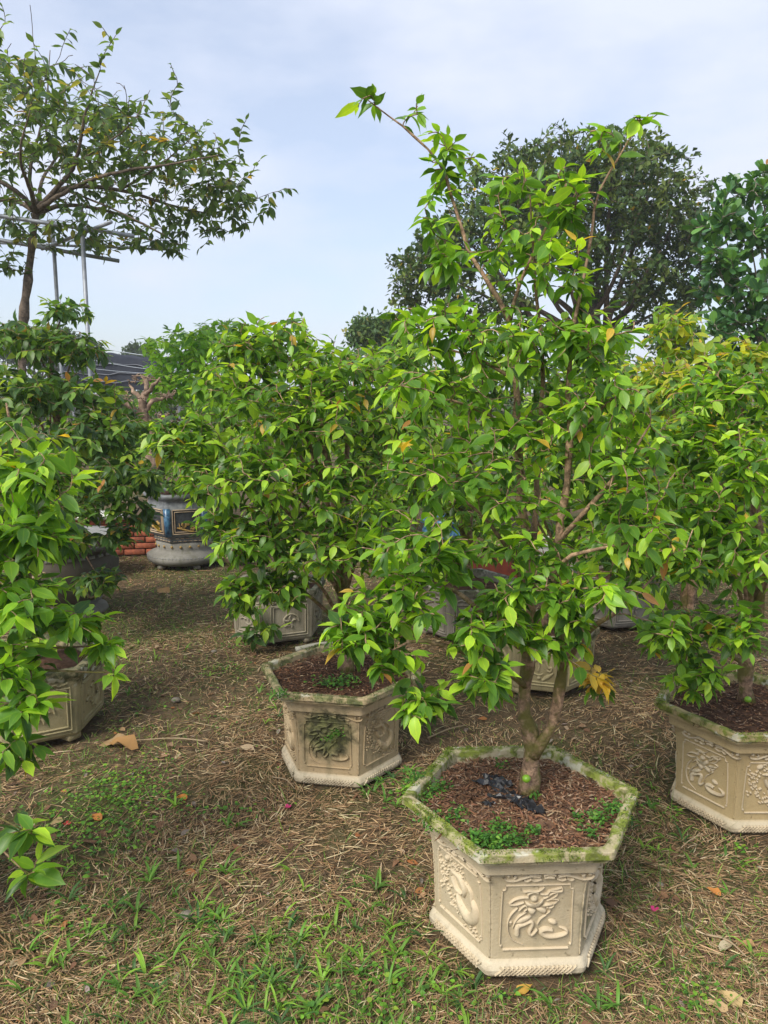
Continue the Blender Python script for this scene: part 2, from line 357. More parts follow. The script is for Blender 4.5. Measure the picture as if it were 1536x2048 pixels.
def build_leaves(pos, frame, size, tint, tid, templates):
    Vs = []; Ts = []; Cs = []; n = 0
    for k, (tv, tt, te) in enumerate(templates):
        s = np.where(tid == k)[0]
        if not len(s): continue
        V = np.einsum('kij,nj->kni', frame[s], tv) * size[s, None, None] + pos[s, None, :]
        C = np.concatenate([np.repeat(tint[s][:, None, :], len(tv), 1), np.tile(te[None, :, None], (len(s), 1, 1))], -1)
        T = tt[None] + (n + np.arange(len(s)) * len(tv))[:, None, None]
        Vs.append(V.reshape(-1, 3)); Cs.append(C.reshape(-1, 4)); Ts.append(T.reshape(-1, 3)); n += len(s) * len(tv)
    return np.vstack(Vs), np.vstack(Ts), np.vstack(Cs)

PAL = {   # (weight, base colour): mature, mid, fresh, yellowing
 'green':  [(0.30, (0.045, 0.108, 0.017)), (0.32, (0.093, 0.210, 0.028)), (0.24, (0.172, 0.336, 0.035)), (0.14, (0.348, 0.541, 0.048))],
 'main':   [(0.20, (0.048, 0.122, 0.016)), (0.36, (0.106, 0.241, 0.026)), (0.30, (0.197, 0.389, 0.032)), (0.14, (0.385, 0.601, 0.046))],
 'dark':   [(0.45, (0.049, 0.115, 0.028)), (0.35, (0.074, 0.161, 0.032)), (0.15, (0.131, 0.249, 0.038)), (0.05, (0.262, 0.389, 0.044))],
 'yellow': [(0.16, (0.067, 0.156, 0.024)), (0.30, (0.127, 0.263, 0.028)), (0.34, (0.278, 0.408, 0.036)), (0.20, (0.437, 0.451, 0.042))],
 'olive':  [(0.35, (0.058, 0.115, 0.040)), (0.40, (0.095, 0.170, 0.052)), (0.20, (0.15, 0.23, 0.065)), (0.05, (0.26, 0.25, 0.07))],
 'gloss':  [(0.30, (0.040, 0.115, 0.040)), (0.40, (0.062, 0.170, 0.048)), (0.30, (0.120, 0.270, 0.055))],
 'lime':   [(0.2, (0.115, 0.268, 0.038)), (0.4, (0.180, 0.389, 0.043)), (0.4, (0.294, 0.510, 0.050))],
 'far':    [(0.5, (0.051, 0.083, 0.037)), (0.4, (0.070, 0.110, 0.047)), (0.1, (0.102, 0.143, 0.053))],
 'big':    [(0.40, (0.045, 0.085, 0.026)), (0.36, (0.075, 0.130, 0.032)), (0.24, (0.150, 0.205, 0.045))],
}
ORANGE = (0.42, 0.20, 0.065); GOLD = (0.55, 0.36, 0.045)

def grow(limbs, tips, rng, step=0.05, bow=0.12, tipr=0.0016, sag=0.1):
    """limbs: list of (k,4) x,y,z,r polylines; tips: targets.  Returns tubes (limbs, shoots) and the shoot list"""
    P_ = []; D_ = []; R_ = []; tubes = []
    for l in limbs:
        l = np.asarray(l, float); l = smoothline(l, 5); l = resample(l, step)
        wob = rng.normal(0, 0.22, (len(l), 3)) * np.minimum(l[:, 3:4], 0.012); wob[0] = 0
        l[:, :3] += wob
        d = nrm(np.gradient(l[:, :3], axis=0)); tubes.append((l[:, :3], l[:, 3]))
        P_.append(l[:, :3]); D_.append(d); R_.append(l[:, 3])
    Pn = np.vstack(P_); Dn = np.vstack(D_); Rn = np.concatenate(R_)
    tips = np.asarray(tips, float); rem = list(range(len(tips)))
    def cost(tp, Pn, Dn):
        v = tp[:, None, :] - Pn[None]; d = np.linalg.norm(v, axis=2) + 1e-6
        c = np.einsum('abk,bk->ab', v, Dn) / d
        return d * (1.0 + 0.55 * (1 - c))
    C = cost(tips, Pn, Dn); best = C.min(1); arg = C.argmin(1); alive = np.ones(len(tips), bool); shoots = []
    while alive.any():
        i = int(np.where(alive, best, 1e9).argmin()); alive[i] = False
        a = Pn[arg[i]]; da = Dn[arg[i]]; ra = Rn[arg[i]]; b = tips[i]; L = np.linalg.norm(b - a)
        h = nrm(b - a); mid1 = a + (0.55 * da + 0.45 * h) * L * 0.36
        out = nrm(np.array((h[0], h[1], h[2] * 0.4 - sag)) + 1e-6)
        mid2 = b - out * L * 0.34 + np.array((0, 0, bow * L * 0.4))
        n = max(4, int(L / step) + 1); t = np.linspace(0, 1, n)[:, None]
        c = (1 - t) ** 3 * a + 3 * (1 - t) ** 2 * t * mid1 + 3 * (1 - t) * t * t * mid2 + t ** 3 * b
        c[1:-1] += rng.normal(0, 0.006, (n - 2, 3)) * min(1, L * 4)
        r0 = min(ra * 0.72, 0.0015 + 0.010 * L); r0 = max(r0, tipr * 1.1)
        r = r0 + (tipr - r0) * t[:, 0] ** 0.8
        shoots.append((c, r)); d = nrm(np.gradient(c, axis=0))
        new = c[1:]; Pn = np.vstack([Pn, new]); Dn = np.vstack([Dn, d[1:]]); Rn = np.concatenate([Rn, r[1:]])
        idx = np.where(alive)[0]
        if len(idx):
            C = cost(tips[idx], new, d[1:]); m = C.min(1); am = C.argmin(1); up = m < best[idx]
            best[idx[up]] = m[up]; arg[idx[up]] = len(Pn) - len(new) + am[up]
    return tubes, shoots
def sample_blobs(blobs, rng, shell=0.45):
    out = []
    for c, r, n in blobs:
        v = nrm(rng.normal(size=(n, 3))); q = rng.uniform(0, 1, n) ** shell
        out.append(np.array(c) + v * q[:, None] * np.array(r))
    return np.vstack(out)
def shoot_leaves(shoots, rng, pal, size=0.08, gap=0.022, bear=0.34, droop=0.55, young=0.2, odd=0.02, side=0.95, fwd=0.45, whorl=False, fuzz=0.0, bare=0.0):
    """leaves set left and right along the outer part of every shoot, the last one at its tip"""
    acc = [[], [], [], [], []]
    w = np.array([p[0] for p in PAL[pal]]); w = w / w.sum(); cols = np.array([p[1] for p in PAL[pal]]); nc = len(cols)
    for c, r in shoots:
        if bare and rng.random() < bare: continue
        seg = np.linalg.norm(np.diff(c, axis=0), axis=1); s = np.r_[0, np.cumsum(seg)]; L = s[-1]
        b = min(bear * rng.uniform(0.6, 1.3), L * 0.95); n = max(2, int(round(b / gap))); k = np.arange(n + 1)
        y = rng.random() < young; o = rng.random() < odd; tone = rng.choice(nc, p=w); sh = rng.uniform(0.82, 1.2)
        dr = droop * rng.uniform(0.0, 1.7); rot = rng.normal(0, 0.35)
        q = L - b * (1 - k / n)
        at = lambda x: np.stack([np.interp(x, s, c[:, j]) for j in range(3)], -1)
        p = at(q); t = nrm(at(np.minimum(q + 0.01, L)) - at(np.maximum(q - 0.03, 0)))
        lat = np.stack([t[:, 1], -t[:, 0], np.zeros(n + 1)], -1); ll = np.linalg.norm(lat, axis=1, keepdims=True)
        lat = np.where(ll > 0.15, lat / (ll + 1e-9), np.array((math.cos(9 * rot), math.sin(9 * rot), 0.0)))
        bn = np.cross(lat, t); lat = lat * math.cos(rot) + bn * math.sin(rot)
        if whorl: an = (k * 2.4)[:, None]; a = t * fwd + (lat * np.cos(an) + bn * np.sin(an)) * side
        else: a = t * fwd + lat * np.where((k + int(rot * 9)) % 2, 1, -1)[:, None] * side
        a[:, 2] -= dr; a[-1] = t[-1] + np.array((0, 0, -dr * 0.8))
        a = nrm(a + rng.normal(0, 0.24, (n + 1, 3)))
        nn = (t if whorl else bn) * 0.8 + np.array((0, 0, 0.9)) + rng.normal(0, 0.40, (n + 1, 3))
        end = k / n
        sz = size * np.clip(rng.normal(1.0, 0.2, n + 1), 0.45, 1.4) * (0.72 + 0.38 * np.sin(math.pi * np.minimum(0.95, 0.25 + 0.6 * end)))
        j = np.where(rng.random(n + 1) < 0.62, tone, rng.choice(nc, n + 1, p=w))
        if y: j = np.where(end > 0.5, np.maximum(j, nc - 2 + (rng.random(n + 1) < .5)), j)
        ti = cols[j]
        if o: ti = np.where((end > 0.55)[:, None], np.array(ORANGE if rng.random() < 0.5 else GOLD), ti)
        ti = np.where((rng.random(n + 1) < 0.005)[:, None], np.array(GOLD), ti)
        ti = ti * sh * rng.uniform(0.88, 1.13, (n + 1, 1))
        if fuzz: p = p + rng.normal(0, fuzz, p.shape)
        for z, v in zip(acc, (p, a, nn, sz, ti)): z.append(v)
    return tuple(np.concatenate(z) for z in acc)
def in_view(p):
    d = p - CAM; c, s = math.cos(0.1542), math.sin(0.1542)
    z = d[:, 1] * c - d[:, 2] * s; yv = d[:, 1] * s + d[:, 2] * c
    return (z > 0.2) & (np.abs(d[:, 0] / z) < 0.50) & (np.abs(yv / z) < 0.665)

def tree(name, label, cat, base, limbs, blobs, pal, seed, group=None, leafset='acute', leafmat='leaf', bark='bark', n_leaf=300, gtag=None,
         shell=0.45, dens=1.8, sides=7, extra=None, trunk_first=2, grow_kw={}, spots=(), **lk):
    """one tree: an Empty at the foot > trunk, branches, up to 300 single leaves, foliage (the rest)"""
    rng = np.random.default_rng(seed); base = np.array(base, float)
    root = link(name, None, loc=tuple(base), label=label, category=cat)
    if group: root['group'] = group
    tips = sample_blobs([(c, r, int(round(k * dens))) for c, r, k in blobs], rng, shell)
    if extra is not None: tips = np.vstack([tips, np.array(extra, float)])
    tubes, shoots = grow(limbs, tips, rng, **grow_kw)
    mb = MB()
    for p, r in tubes[:trunk_first]: mb.add(*tube(p - base, r * (1 + 0.09 * np.sin(np.arange(len(r)) * 1.7 + seed) + rng.normal(0, 0.07, len(r))), sides + 1))
    link('trunk', mb.mesh(name + '_trunk', bark), root)
    mb = MB()
    for p, r in tubes[trunk_first:]: mb.add(*tube(p - base, r, sides))
    for p, r in shoots: mb.add(*tube(p - base, r, 4 if len(shoots) > 250 else 5, cap=False))
    link('branches', mb.mesh(name + '_branches', bark), root)
    pos, ax, no, sz, ti = shoot_leaves(shoots, rng, pal, **lk)
    for sp, sr, sc_ in spots: hit = np.linalg.norm(pos - np.array(sp), axis=1) < sr; ti[hit] = np.array(sc_) * rng.uniform(.8, 1.15, (int(hit.sum()), 1))
    fr = leaf_frames(ax, no); tl = TEMPL[leafset]; tid = rng.integers(0, len(tl), len(pos))
    single = np.zeros(len(pos), bool)
    if n_leaf:
        dist = np.linalg.norm(pos - CAM, axis=1); face = np.abs(np.einsum('ij,ij->i', fr[:, :, 2], nrm(pos - CAM)))
        score = sz / dist * (0.35 + face) * np.where(in_view(pos), 1, 0.01) * np.exp(-1.2 * (dist - dist.min()) / max(np.ptp(dist), .1))
        single[np.argsort(-score)[:n_leaf]] = True
        # alike leaves share mesh data: shape x colour classes
        si = np.where(single)[0]; ncls = 14
        lum = ti[si] @ np.array((0.5, 0.4, 0.1)); order = np.argsort(lum); cls = np.empty(len(si), int)
        cls[order] = np.arange(len(si)) * ncls // len(si); cache = {}
        ccol = np.array([np.median(ti[si][cls == k], axis=0) for k in range(ncls)])
        for q, i in enumerate(si):
            key = (tid[i], cls[q])
            if key not in cache:
                tv, tt, te = tl[tid[i]]
                cache[key] = make_mesh(name + '_leaf', tv, tt, leafmat, np.c_[np.tile(ccol[cls[q]], (len(tv), 1)), te])
            o = bpy.data.objects.new('leaf', cache[key]); col.objects.link(o); o.parent = root
            m = np.eye(4); m[:3, :3] = fr[i] * sz[i]; m[:3, 3] = pos[i] - base
            o.matrix_local = Matrix(m.tolist())
    k = ~single
    if k.any():
        V, T, C = build_leaves(pos[k] - base, fr[k], sz[k], ti[k], tid[k], tl)
        link('foliage', make_mesh(name + '_foliage', V, T, leafmat, C), root, kind='stuff')
    return root

# ------------------------------------------------------------------ cast planters
def hexring(rad, z, th=0.0, k=6, rnd=0.0):
    """hexagon with softened corners"""
    out = []
    for i in range(k):
        a = th + i * 2 * math.pi / k
        c = np.array((math.cos(a), math.sin(a))) * rad
        if rnd:
            p = np.array((math.cos(a - 2 * math.pi / k), math.sin(a - 2 * math.pi / k))) * rad; n_ = np.array((math.cos(a + 2 * math.pi / k), math.sin(a + 2 * math.pi / k))) * rad
            e1 = nrm(p - c); e2 = nrm(n_ - c)
            out += [tuple(c + e1 * rnd) + (z,), tuple(c * (1 - 0.35 * rnd / rad)) + (z,), tuple(c + e2 * rnd) + (z,)]
        else: out.append((c[0], c[1], z))
    return np.array(out)
PROF_A = [(0.0, 0.252), (0.004, 0.264), (0.014, 0.273), (0.028, 0.274), (0.040, 0.268), (0.048, 0.262), (0.052, 0.2555), (0.11, 0.256), (0.18, 0.258), (0.245, 0.263), (0.30, 0.271), (0.337, 0.282), (0.364, 0.299), (0.380, 0.320)]
def prof_r(z, prof): return np.interp(z, [p[0] for p in prof], [p[1] for p in prof])
def face_map(s, z, h, k, prof, n=6):
    """(sideways, height, relief height) on face k of a hexagonal planter -> local xyz"""
    a = (k + 0.5) * 2 * math.pi / n
    ap = prof_r(z, prof) * math.cos(math.pi / n) + h
    return np.stack([ap * math.cos(a) - s * math.sin(a), ap * math.sin(a) + s * math.cos(a), z], -1)
def relief_stroke(mb, pts, wid, ht, k, prof, sx=1.0):
    """rounded raised line: pts (s,z), wid half-width per point"""
    p = smoothline(np.asarray(pts, float), 4); n = len(p); wd = np.interp(np.linspace(0, 1, n), np.linspace(0, 1, len(np.atleast_1d(wid))), np.atleast_1d(wid))
    t = nrm(np.gradient(p, axis=0)); nr = np.c_[-t[:, 1], t[:, 0]]
    rows = []
    for off, hh in ((-1, -0.002), (-0.72, 0.72), (0, 1.0), (0.72, 0.72), (1, -0.002)):
        q = p + nr * wd[:, None] * off
        hv = hh if hh < 0 else 1.5 * hh * ht * np.minimum(1, wd / (wd.max() * 0.5))
        rows.append(face_map(q[:, 0], q[:, 1], np.broadcast_to(hv, (n,)), k, prof))
    R_ = np.stack(rows, 1); V = R_.reshape(-1, 3); m = 5
    i = np.arange(n - 1)[:, None] * m; j = np.arange(m - 1)[None]
    A, B, C, D = i + j, i + j + 1, i + m + j + 1, i + m + j
    mb.add(V, np.concatenate([np.stack([A, B, C], -1).reshape(-1, 3), np.stack([A, C, D], -1).reshape(-1, 3)]))
def relief_dome(mb, c, a, b, ang, ht, k, prof, nseg=10):
    t = np.arange(nseg) * 2 * math.pi / nseg; rings = []
    ht = ht * 1.4
    for q, hh in ((1.0, -0.002), (0.8, 0.6 * ht), (0.45, 0.92 * ht)):
        x = a * q * np.cos(t); y = b * q * np.sin(t)
        rings.append(face_map(c[0] + x * math.cos(ang) - y * math.sin(ang), c[1] + x * math.sin(ang) + y * math.cos(ang), np.full(nseg, hh), k, prof))
    V, T = loft(rings, True, False); V[-1] = face_map(np.array(c[0]), np.array(c[1]), np.array(ht), k, prof)
    mb.add(V, T)
def relief_fill(mb, pts, ht, k, prof):
    p = np.asarray(pts, float); c = p.mean(0); n = len(p); rings = []
    ht = ht * 1.4
    for q, hh in ((1.0, -0.002), (0.93, 0.7 * ht), (0.6, ht)):
        w_ = c + (p - c) * q; rings.append(face_map(w_[:, 0], w_[:, 1], np.full(n, hh), k, prof))
    V, T = loft(rings, True, False); mb.add(V, T)
def cr(x, y): return ((x - 690) * 0.000226, 0.340 - (y - 90) * 0.000228)
def lotus(k, prof, mirror=1, tf=cr):
    mb = MB(); q = lambda *pp: [(tf(x, y)[0] * mirror, tf(x, y)[1]) for x, y in pp]
    S = lambda w, h, *pp: relief_stroke(mb, q(*pp), np.array(w) * 0.00021, h, k, prof)
    F = lambda h, *pp: relief_fill(mb, q(*pp), h, k, prof)
    F(0.007, (530, 560), (600, 590), (660, 600), (720, 570), (770, 520), (760, 590), (700, 650), (620, 655), (560, 625))
    relief_dome(mb, q((650, 535))[0], 0.011, 0.010, 0.3, 0.007, k, prof)
    S([6, 18, 14], 0.006, (345, 595), (400, 545), (480, 515), (575, 510)); S([6, 14, 10], 0.006, (345, 598), (430, 606), (525, 575))
    S([10, 18, 8], 0.006, (575, 510), (575, 465), (640, 435), (700, 460)); S([5, 14, 12, 5], 0.006, (510, 430), (590, 422), (680, 430), (765, 372))
    S([6, 16, 14, 12, 6], 0.006, (715, 465), (800, 472), (840, 425), (970, 435), (985, 380)); S([6, 10, 6], 0.005, (850, 412), (910, 405), (980, 382))
    S([8, 18, 14, 8], 0.006, (760, 530), (815, 505), (860, 462), (935, 440)); S([8, 14, 6], 0.005, (935, 442), (915, 500), (850, 540))
    F(0.006, (735, 640), (800, 600), (890, 592), (955, 562), (900, 620), (810, 640)); S([6, 12, 6], 0.005, (800, 560), (870, 540), (950, 560))
    S([6, 15, 6], 0.006, (800, 652), (860, 655), (892, 620))
    S([7, 13, 13, 7], 0.006, (465, 690), (535, 622), (568, 662), (530, 700)); F(0.007, (565, 655), (620, 660), (675, 680), (650, 740), (630, 752), (590, 715))
    F(0.006, (668, 650), (740, 655), (805, 680), (800, 742), (730, 720), (690, 690)); S([6, 14, 6], 0.005, (800, 752), (850, 705), (830, 660))
    S([12, 13, 10, 8, 6, 3], 0.005, (455, 650), (380, 740), (342, 840), (345, 960), (400, 1080), (540, 1165)); S([8, 12, 10, 5], 0.005, (560, 710), (480, 770), (425, 850), (400, 925))
    F(0.006, (415, 862), (490, 800), (560, 770), (635, 758), (590, 820), (510, 862)); relief_dome(mb, q((375, 850))[0], 0.006, 0.005, 0, 0.005, k, prof)
    S([38, 40, 24, 22, 30, 26, 24, 18], 0.007, (455, 1020), (462, 910), (540, 880), (615, 845), (640, 880), (605, 990), (640, 1020), (705, 945))
    S([6, 14, 8], 0.005, (700, 885), (740, 810), (805, 758)); relief_dome(mb, q((890, 860))[0], 0.0145, 0.008, -0.35 * mirror, 0.007, k, prof)
    S([22, 34, 36, 36, 32, 26, 18, 8], 0.008, (885, 962), (800, 952), (745, 985), (810, 1045), (940, 1050), (1050, 1015), (1060, 965), (965, 928))
    return mb
def vine(k, prof, mirror=1):
    mb = MB(); rng = np.random.default_rng(41)
    q = lambda *pp: [(cr(x, y)[0] * mirror, cr(x, y)[1]) for x, y in pp]
    S = lambda w, h, *pp: relief_stroke(mb, q(*pp), np.array(w) * 0.00021, h, k, prof)
    S([20, 70, 95, 85, 60, 14], 0.009, (640, 820), (720, 950), (860, 1040), (980, 960), (1000, 820), (900, 700))
    S([10, 45, 40, 12], 0.008, (520, 560), (700, 560), (800, 680), (780, 800)); S([30, 40, 16], 0.008, (560, 620), (640, 760), (760, 770))
    relief_dome(mb, q((470, 420))[0], 0.014, 0.010, 0.6, 0.008, k, prof); S([8, 22, 8], 0.006, (820, 560), (930, 640), (960, 780))
    for t in np.linspace(0, 1, 92):
        x = np.interp(t, [0, .3, .6, 1], [380, 390, 560, 1050]) + rng.normal(0, 55); y = np.interp(t, [0, .3, .6, 1], [470, 760, 1020, 1150]) + rng.normal(0, 34)
        relief_dome(mb, q((x, y))[0], rng.uniform(.0035, .0065), rng.uniform(.003, .0045), rng.uniform(0, 3), 0.006, k, prof, 6)
    for t in np.linspace(0, 1, 34):
        x = np.interp(t, [0, 1], [520, 760]) + rng.normal(0, 40); y = np.interp(t, [0, 1], [440, 500]) + rng.normal(0, 40)
        relief_dome(mb, q((x, y))[0], rng.uniform(.003, .006), .003, rng.uniform(0, 3), 0.005, k, prof, 6)
    return mb
def scroll(k, prof):
    mb = MB(); q = lambda *pp: [cr(x, y) for x, y in pp]
    S = lambda w, h, *pp: relief_stroke(mb, q(*pp), np.array(w) * 0.00021, h, k, prof)
    for m in (1, -1):
        f = lambda *pp: [((690 + 120 + m * (x - 810)), y) for x, y in pp]
        S([16, 18, 18, 14], 0.006, *f((265, 215), (300, 262), (400, 272), (500, 236), (590, 205), (700, 222)))
        S([14, 16, 14], 0.006, *f((380, 195), (410, 215), (385, 232))); S([16, 18, 16], 0.006, *f((505, 262), (545, 282), (600, 250)))
        S([14, 16, 14], 0.006, *f((600, 262), (650, 280), (720, 255))); S([12, 16, 10], 0.006, *f((560, 186), (640, 180), (710, 196)))
        relief_dome(mb, q(f((320, 195))[0])[0], 0.006, 0.008, 0.4 * m, 0.006, k, prof)
    S([26, 36, 26], 0.008, (740, 190), (810, 165), (880, 190)); S([22, 34, 22], 0.007, (750, 235), (810, 225), (870, 235))
    return mb
def border(k, prof):
    mb = MB(); q = lambda *pp: [cr(x, y) for x, y in pp]
    for m in (1, -1):
        f = lambda *pp: [(690 + m * (x - 690), y) for x, y in pp]
        relief_stroke(mb, q(*f((690, 344), (300, 344))), 0.0020, 0.0035, k, prof)
        relief_stroke(mb, q(*f((300, 350), (298, 400), (262, 410))), 0.0020, 0.0035, k, prof); relief_stroke(mb, q(*f((262, 416), (250, 1150))), 0.0020, 0.0035, k, prof)
        relief_stroke(mb, q(*f((690, 1218), (285, 1218))), 0.0030, 0.0045, k, prof); relief_dome(mb, q(f((262, 1165))[0])[0], 0.0045, 0.0045, 0, 0.0045, k, prof, 8)
    return mb
def fret(k, prof):
    """interlocking key pattern on the foot moulding"""
    mb = MB(); ang = R(38)
    for i in range(-8, 9):
        c = i * 0.0125
        for a, l in ((ang, 0.034), (math.pi - ang, 0.018), (math.pi - ang, 0.016)):
            j = 0 if a == ang else (0.0075 if l == 0.018 else -0.0075)
            x0 = c + j; z0 = 0.026 + (0 if a == ang else (0.006 if l == 0.018 else -0.006))
            dx, dz = math.cos(a) * l / 2, math.sin(a) * l / 2
            pts = [(x0 - dx, max(0.012, z0 - dz)), (x0, z0), (x0 + dx, min(0.041, z0 + dz))]
            if abs(x0) < 0.102: relief_stroke(mb, pts, 0.0020, 0.0040, k, prof)
    return mb
def bead_edge(i, prof):
    """rough casting seam down a corner"""
    rng = np.random.default_rng(5 + i); mb = MB(); a = i * math.pi / 3
    zs = np.arange(0.056, 0.36, 0.006)
    r = prof_r(zs, prof) - 0.0035 + rng.uniform(-0.001, 0.0012, len(zs))
    pts = np.c_[r * math.cos(a), r * math.sin(a), zs]
    mb.add(*tube(pts, rng.uniform(0.002, 0.0036, len(zs)), 5)); return mb
_cacheA = {}
def planter_a(label, loc, rot, mat, group, relief_start=0, relief_mat=None):
    root = link('hexagonal_planter', None, loc=loc, rz=rot, label=label, category='planter', group=group)
    if not _cacheA:
        rings = [hexring(r, z, rnd=0.010) for z, r in PROF_A]
        inner = [hexring(0.300, 0.3815, rnd=0.008), hexring(0.298, 0.33, rnd=0.008)]
        V, T = loft(rings + inner, False, True); mb = MB().add(V, T); _cacheA['body'] = mb
        rr = [(0.3805, 0.300), (0.3805, 0.337), (0.382, 0.340), (0.3905, 0.342), (0.392, 0.3395), (0.3955, 0.3395), (0.397, 0.353), (0.399, 0.3565), (0.418, 0.3565), (0.421, 0.3535), (0.4215, 0.328), (0.416, 0.3205), (0.3805, 0.312)]
        rings = []
        rng = np.random.default_rng(3)
        for z, r in rr:
            base = hexring(r, z, rnd=0.009); 
            dense = []
            for a in range(len(base)):
                p, n_ = base[a], base[(a + 1) % len(base)]; steps = 9 if np.linalg.norm(n_ - p) > 0.1 else 1
                for s in range(steps): dense.append(p + (n_ - p) * s / steps)
            dense = np.array(dense)
            chip = np.sin(np.arange(len(dense)) * 1.9 + z * 40) * 0.0012 + rng.normal(0, 0.0011, len(dense))
            dense[:, :2] *= (1 + chip / r)[:, None]; dense[:, 2] += rng.normal(0, 0.0009, len(dense)); rings.append(dense)
        V, T = loft(rings + [rings[0]], False, False); _cacheA['rim'] = MB().add(V, T)
        for k in range(6):
            _cacheA['border', k] = border(k, PROF_A); _cacheA['scroll', k] = scroll(k, PROF_A); _cacheA['fret', k] = fret(k, PROF_A)
            _cacheA['lotus', k] = lotus(k, PROF_A); _cacheA['vine', k] = vine(k, PROF_A); _cacheA['seam', k] = bead_edge(k, PROF_A)
        a = 0
        _cacheA['foot'] = MB().add(*box((0, 0, -0.006), (0.10, 0.06, 0.020), 0, 0.005))
    mk = lambda key, nm: _cacheA[key].mesh('planter_' + nm, mat, sharp=0.45 if nm in ('body', 'rim', 'foot') else None)
    rk = lambda key, nm: _cacheA[key].mesh('planter_' + nm, relief_mat or mat)
    body = link('body', mk('body', 'body'), root); link('rim', mk('rim', 'rim'), root)
    foot = mk('foot', 'foot')
    for k in range(6):
        link('panel_border', rk(('border', k), 'border'), body); link('scroll_relief', rk(('scroll', k), 'scroll'), body); link('fret_band', rk(('fret', k), 'fret'), body)
        kind = 'lotus' if (k + relief_start) % 2 else 'vine'
        link(kind + '_relief', rk((kind, k), kind), body); link('corner_seam', mk(('seam', k), 'seam'), body)
        a = (k + 0.5) * math.pi / 3
        if k % 2: link('foot', foot, root, loc=(0.185 * math.cos(a), 0.185 * math.sin(a), 0), rz=a + math.pi / 2)
    return root
def soil_mesh(rad, z, seed, mat, hump=0.02, n=6, rot=0.0):
    rng = np.random.default_rng(seed); rings = []
    for q in np.linspace(1.0, 0.08, 14):
        ring = hexring(rad * q, 0, th=rot, k=n); d = []
        for a in range(n):
            for s in range(8): d.append(ring[a] + (ring[(a + 1) % n] - ring[a]) * s / 8)
        d = np.array(d); d[:, 2] = z + hump * (1 - q ** 2) + rng.normal(0, 0.004, len(d)) + 0.006 * np.sin(d[:, 0] * 31) * np.cos(d[:, 1] * 27)
        rings.append(d)
    V, T = loft(rings, True, False); return make_mesh('soil', V, T, mat)
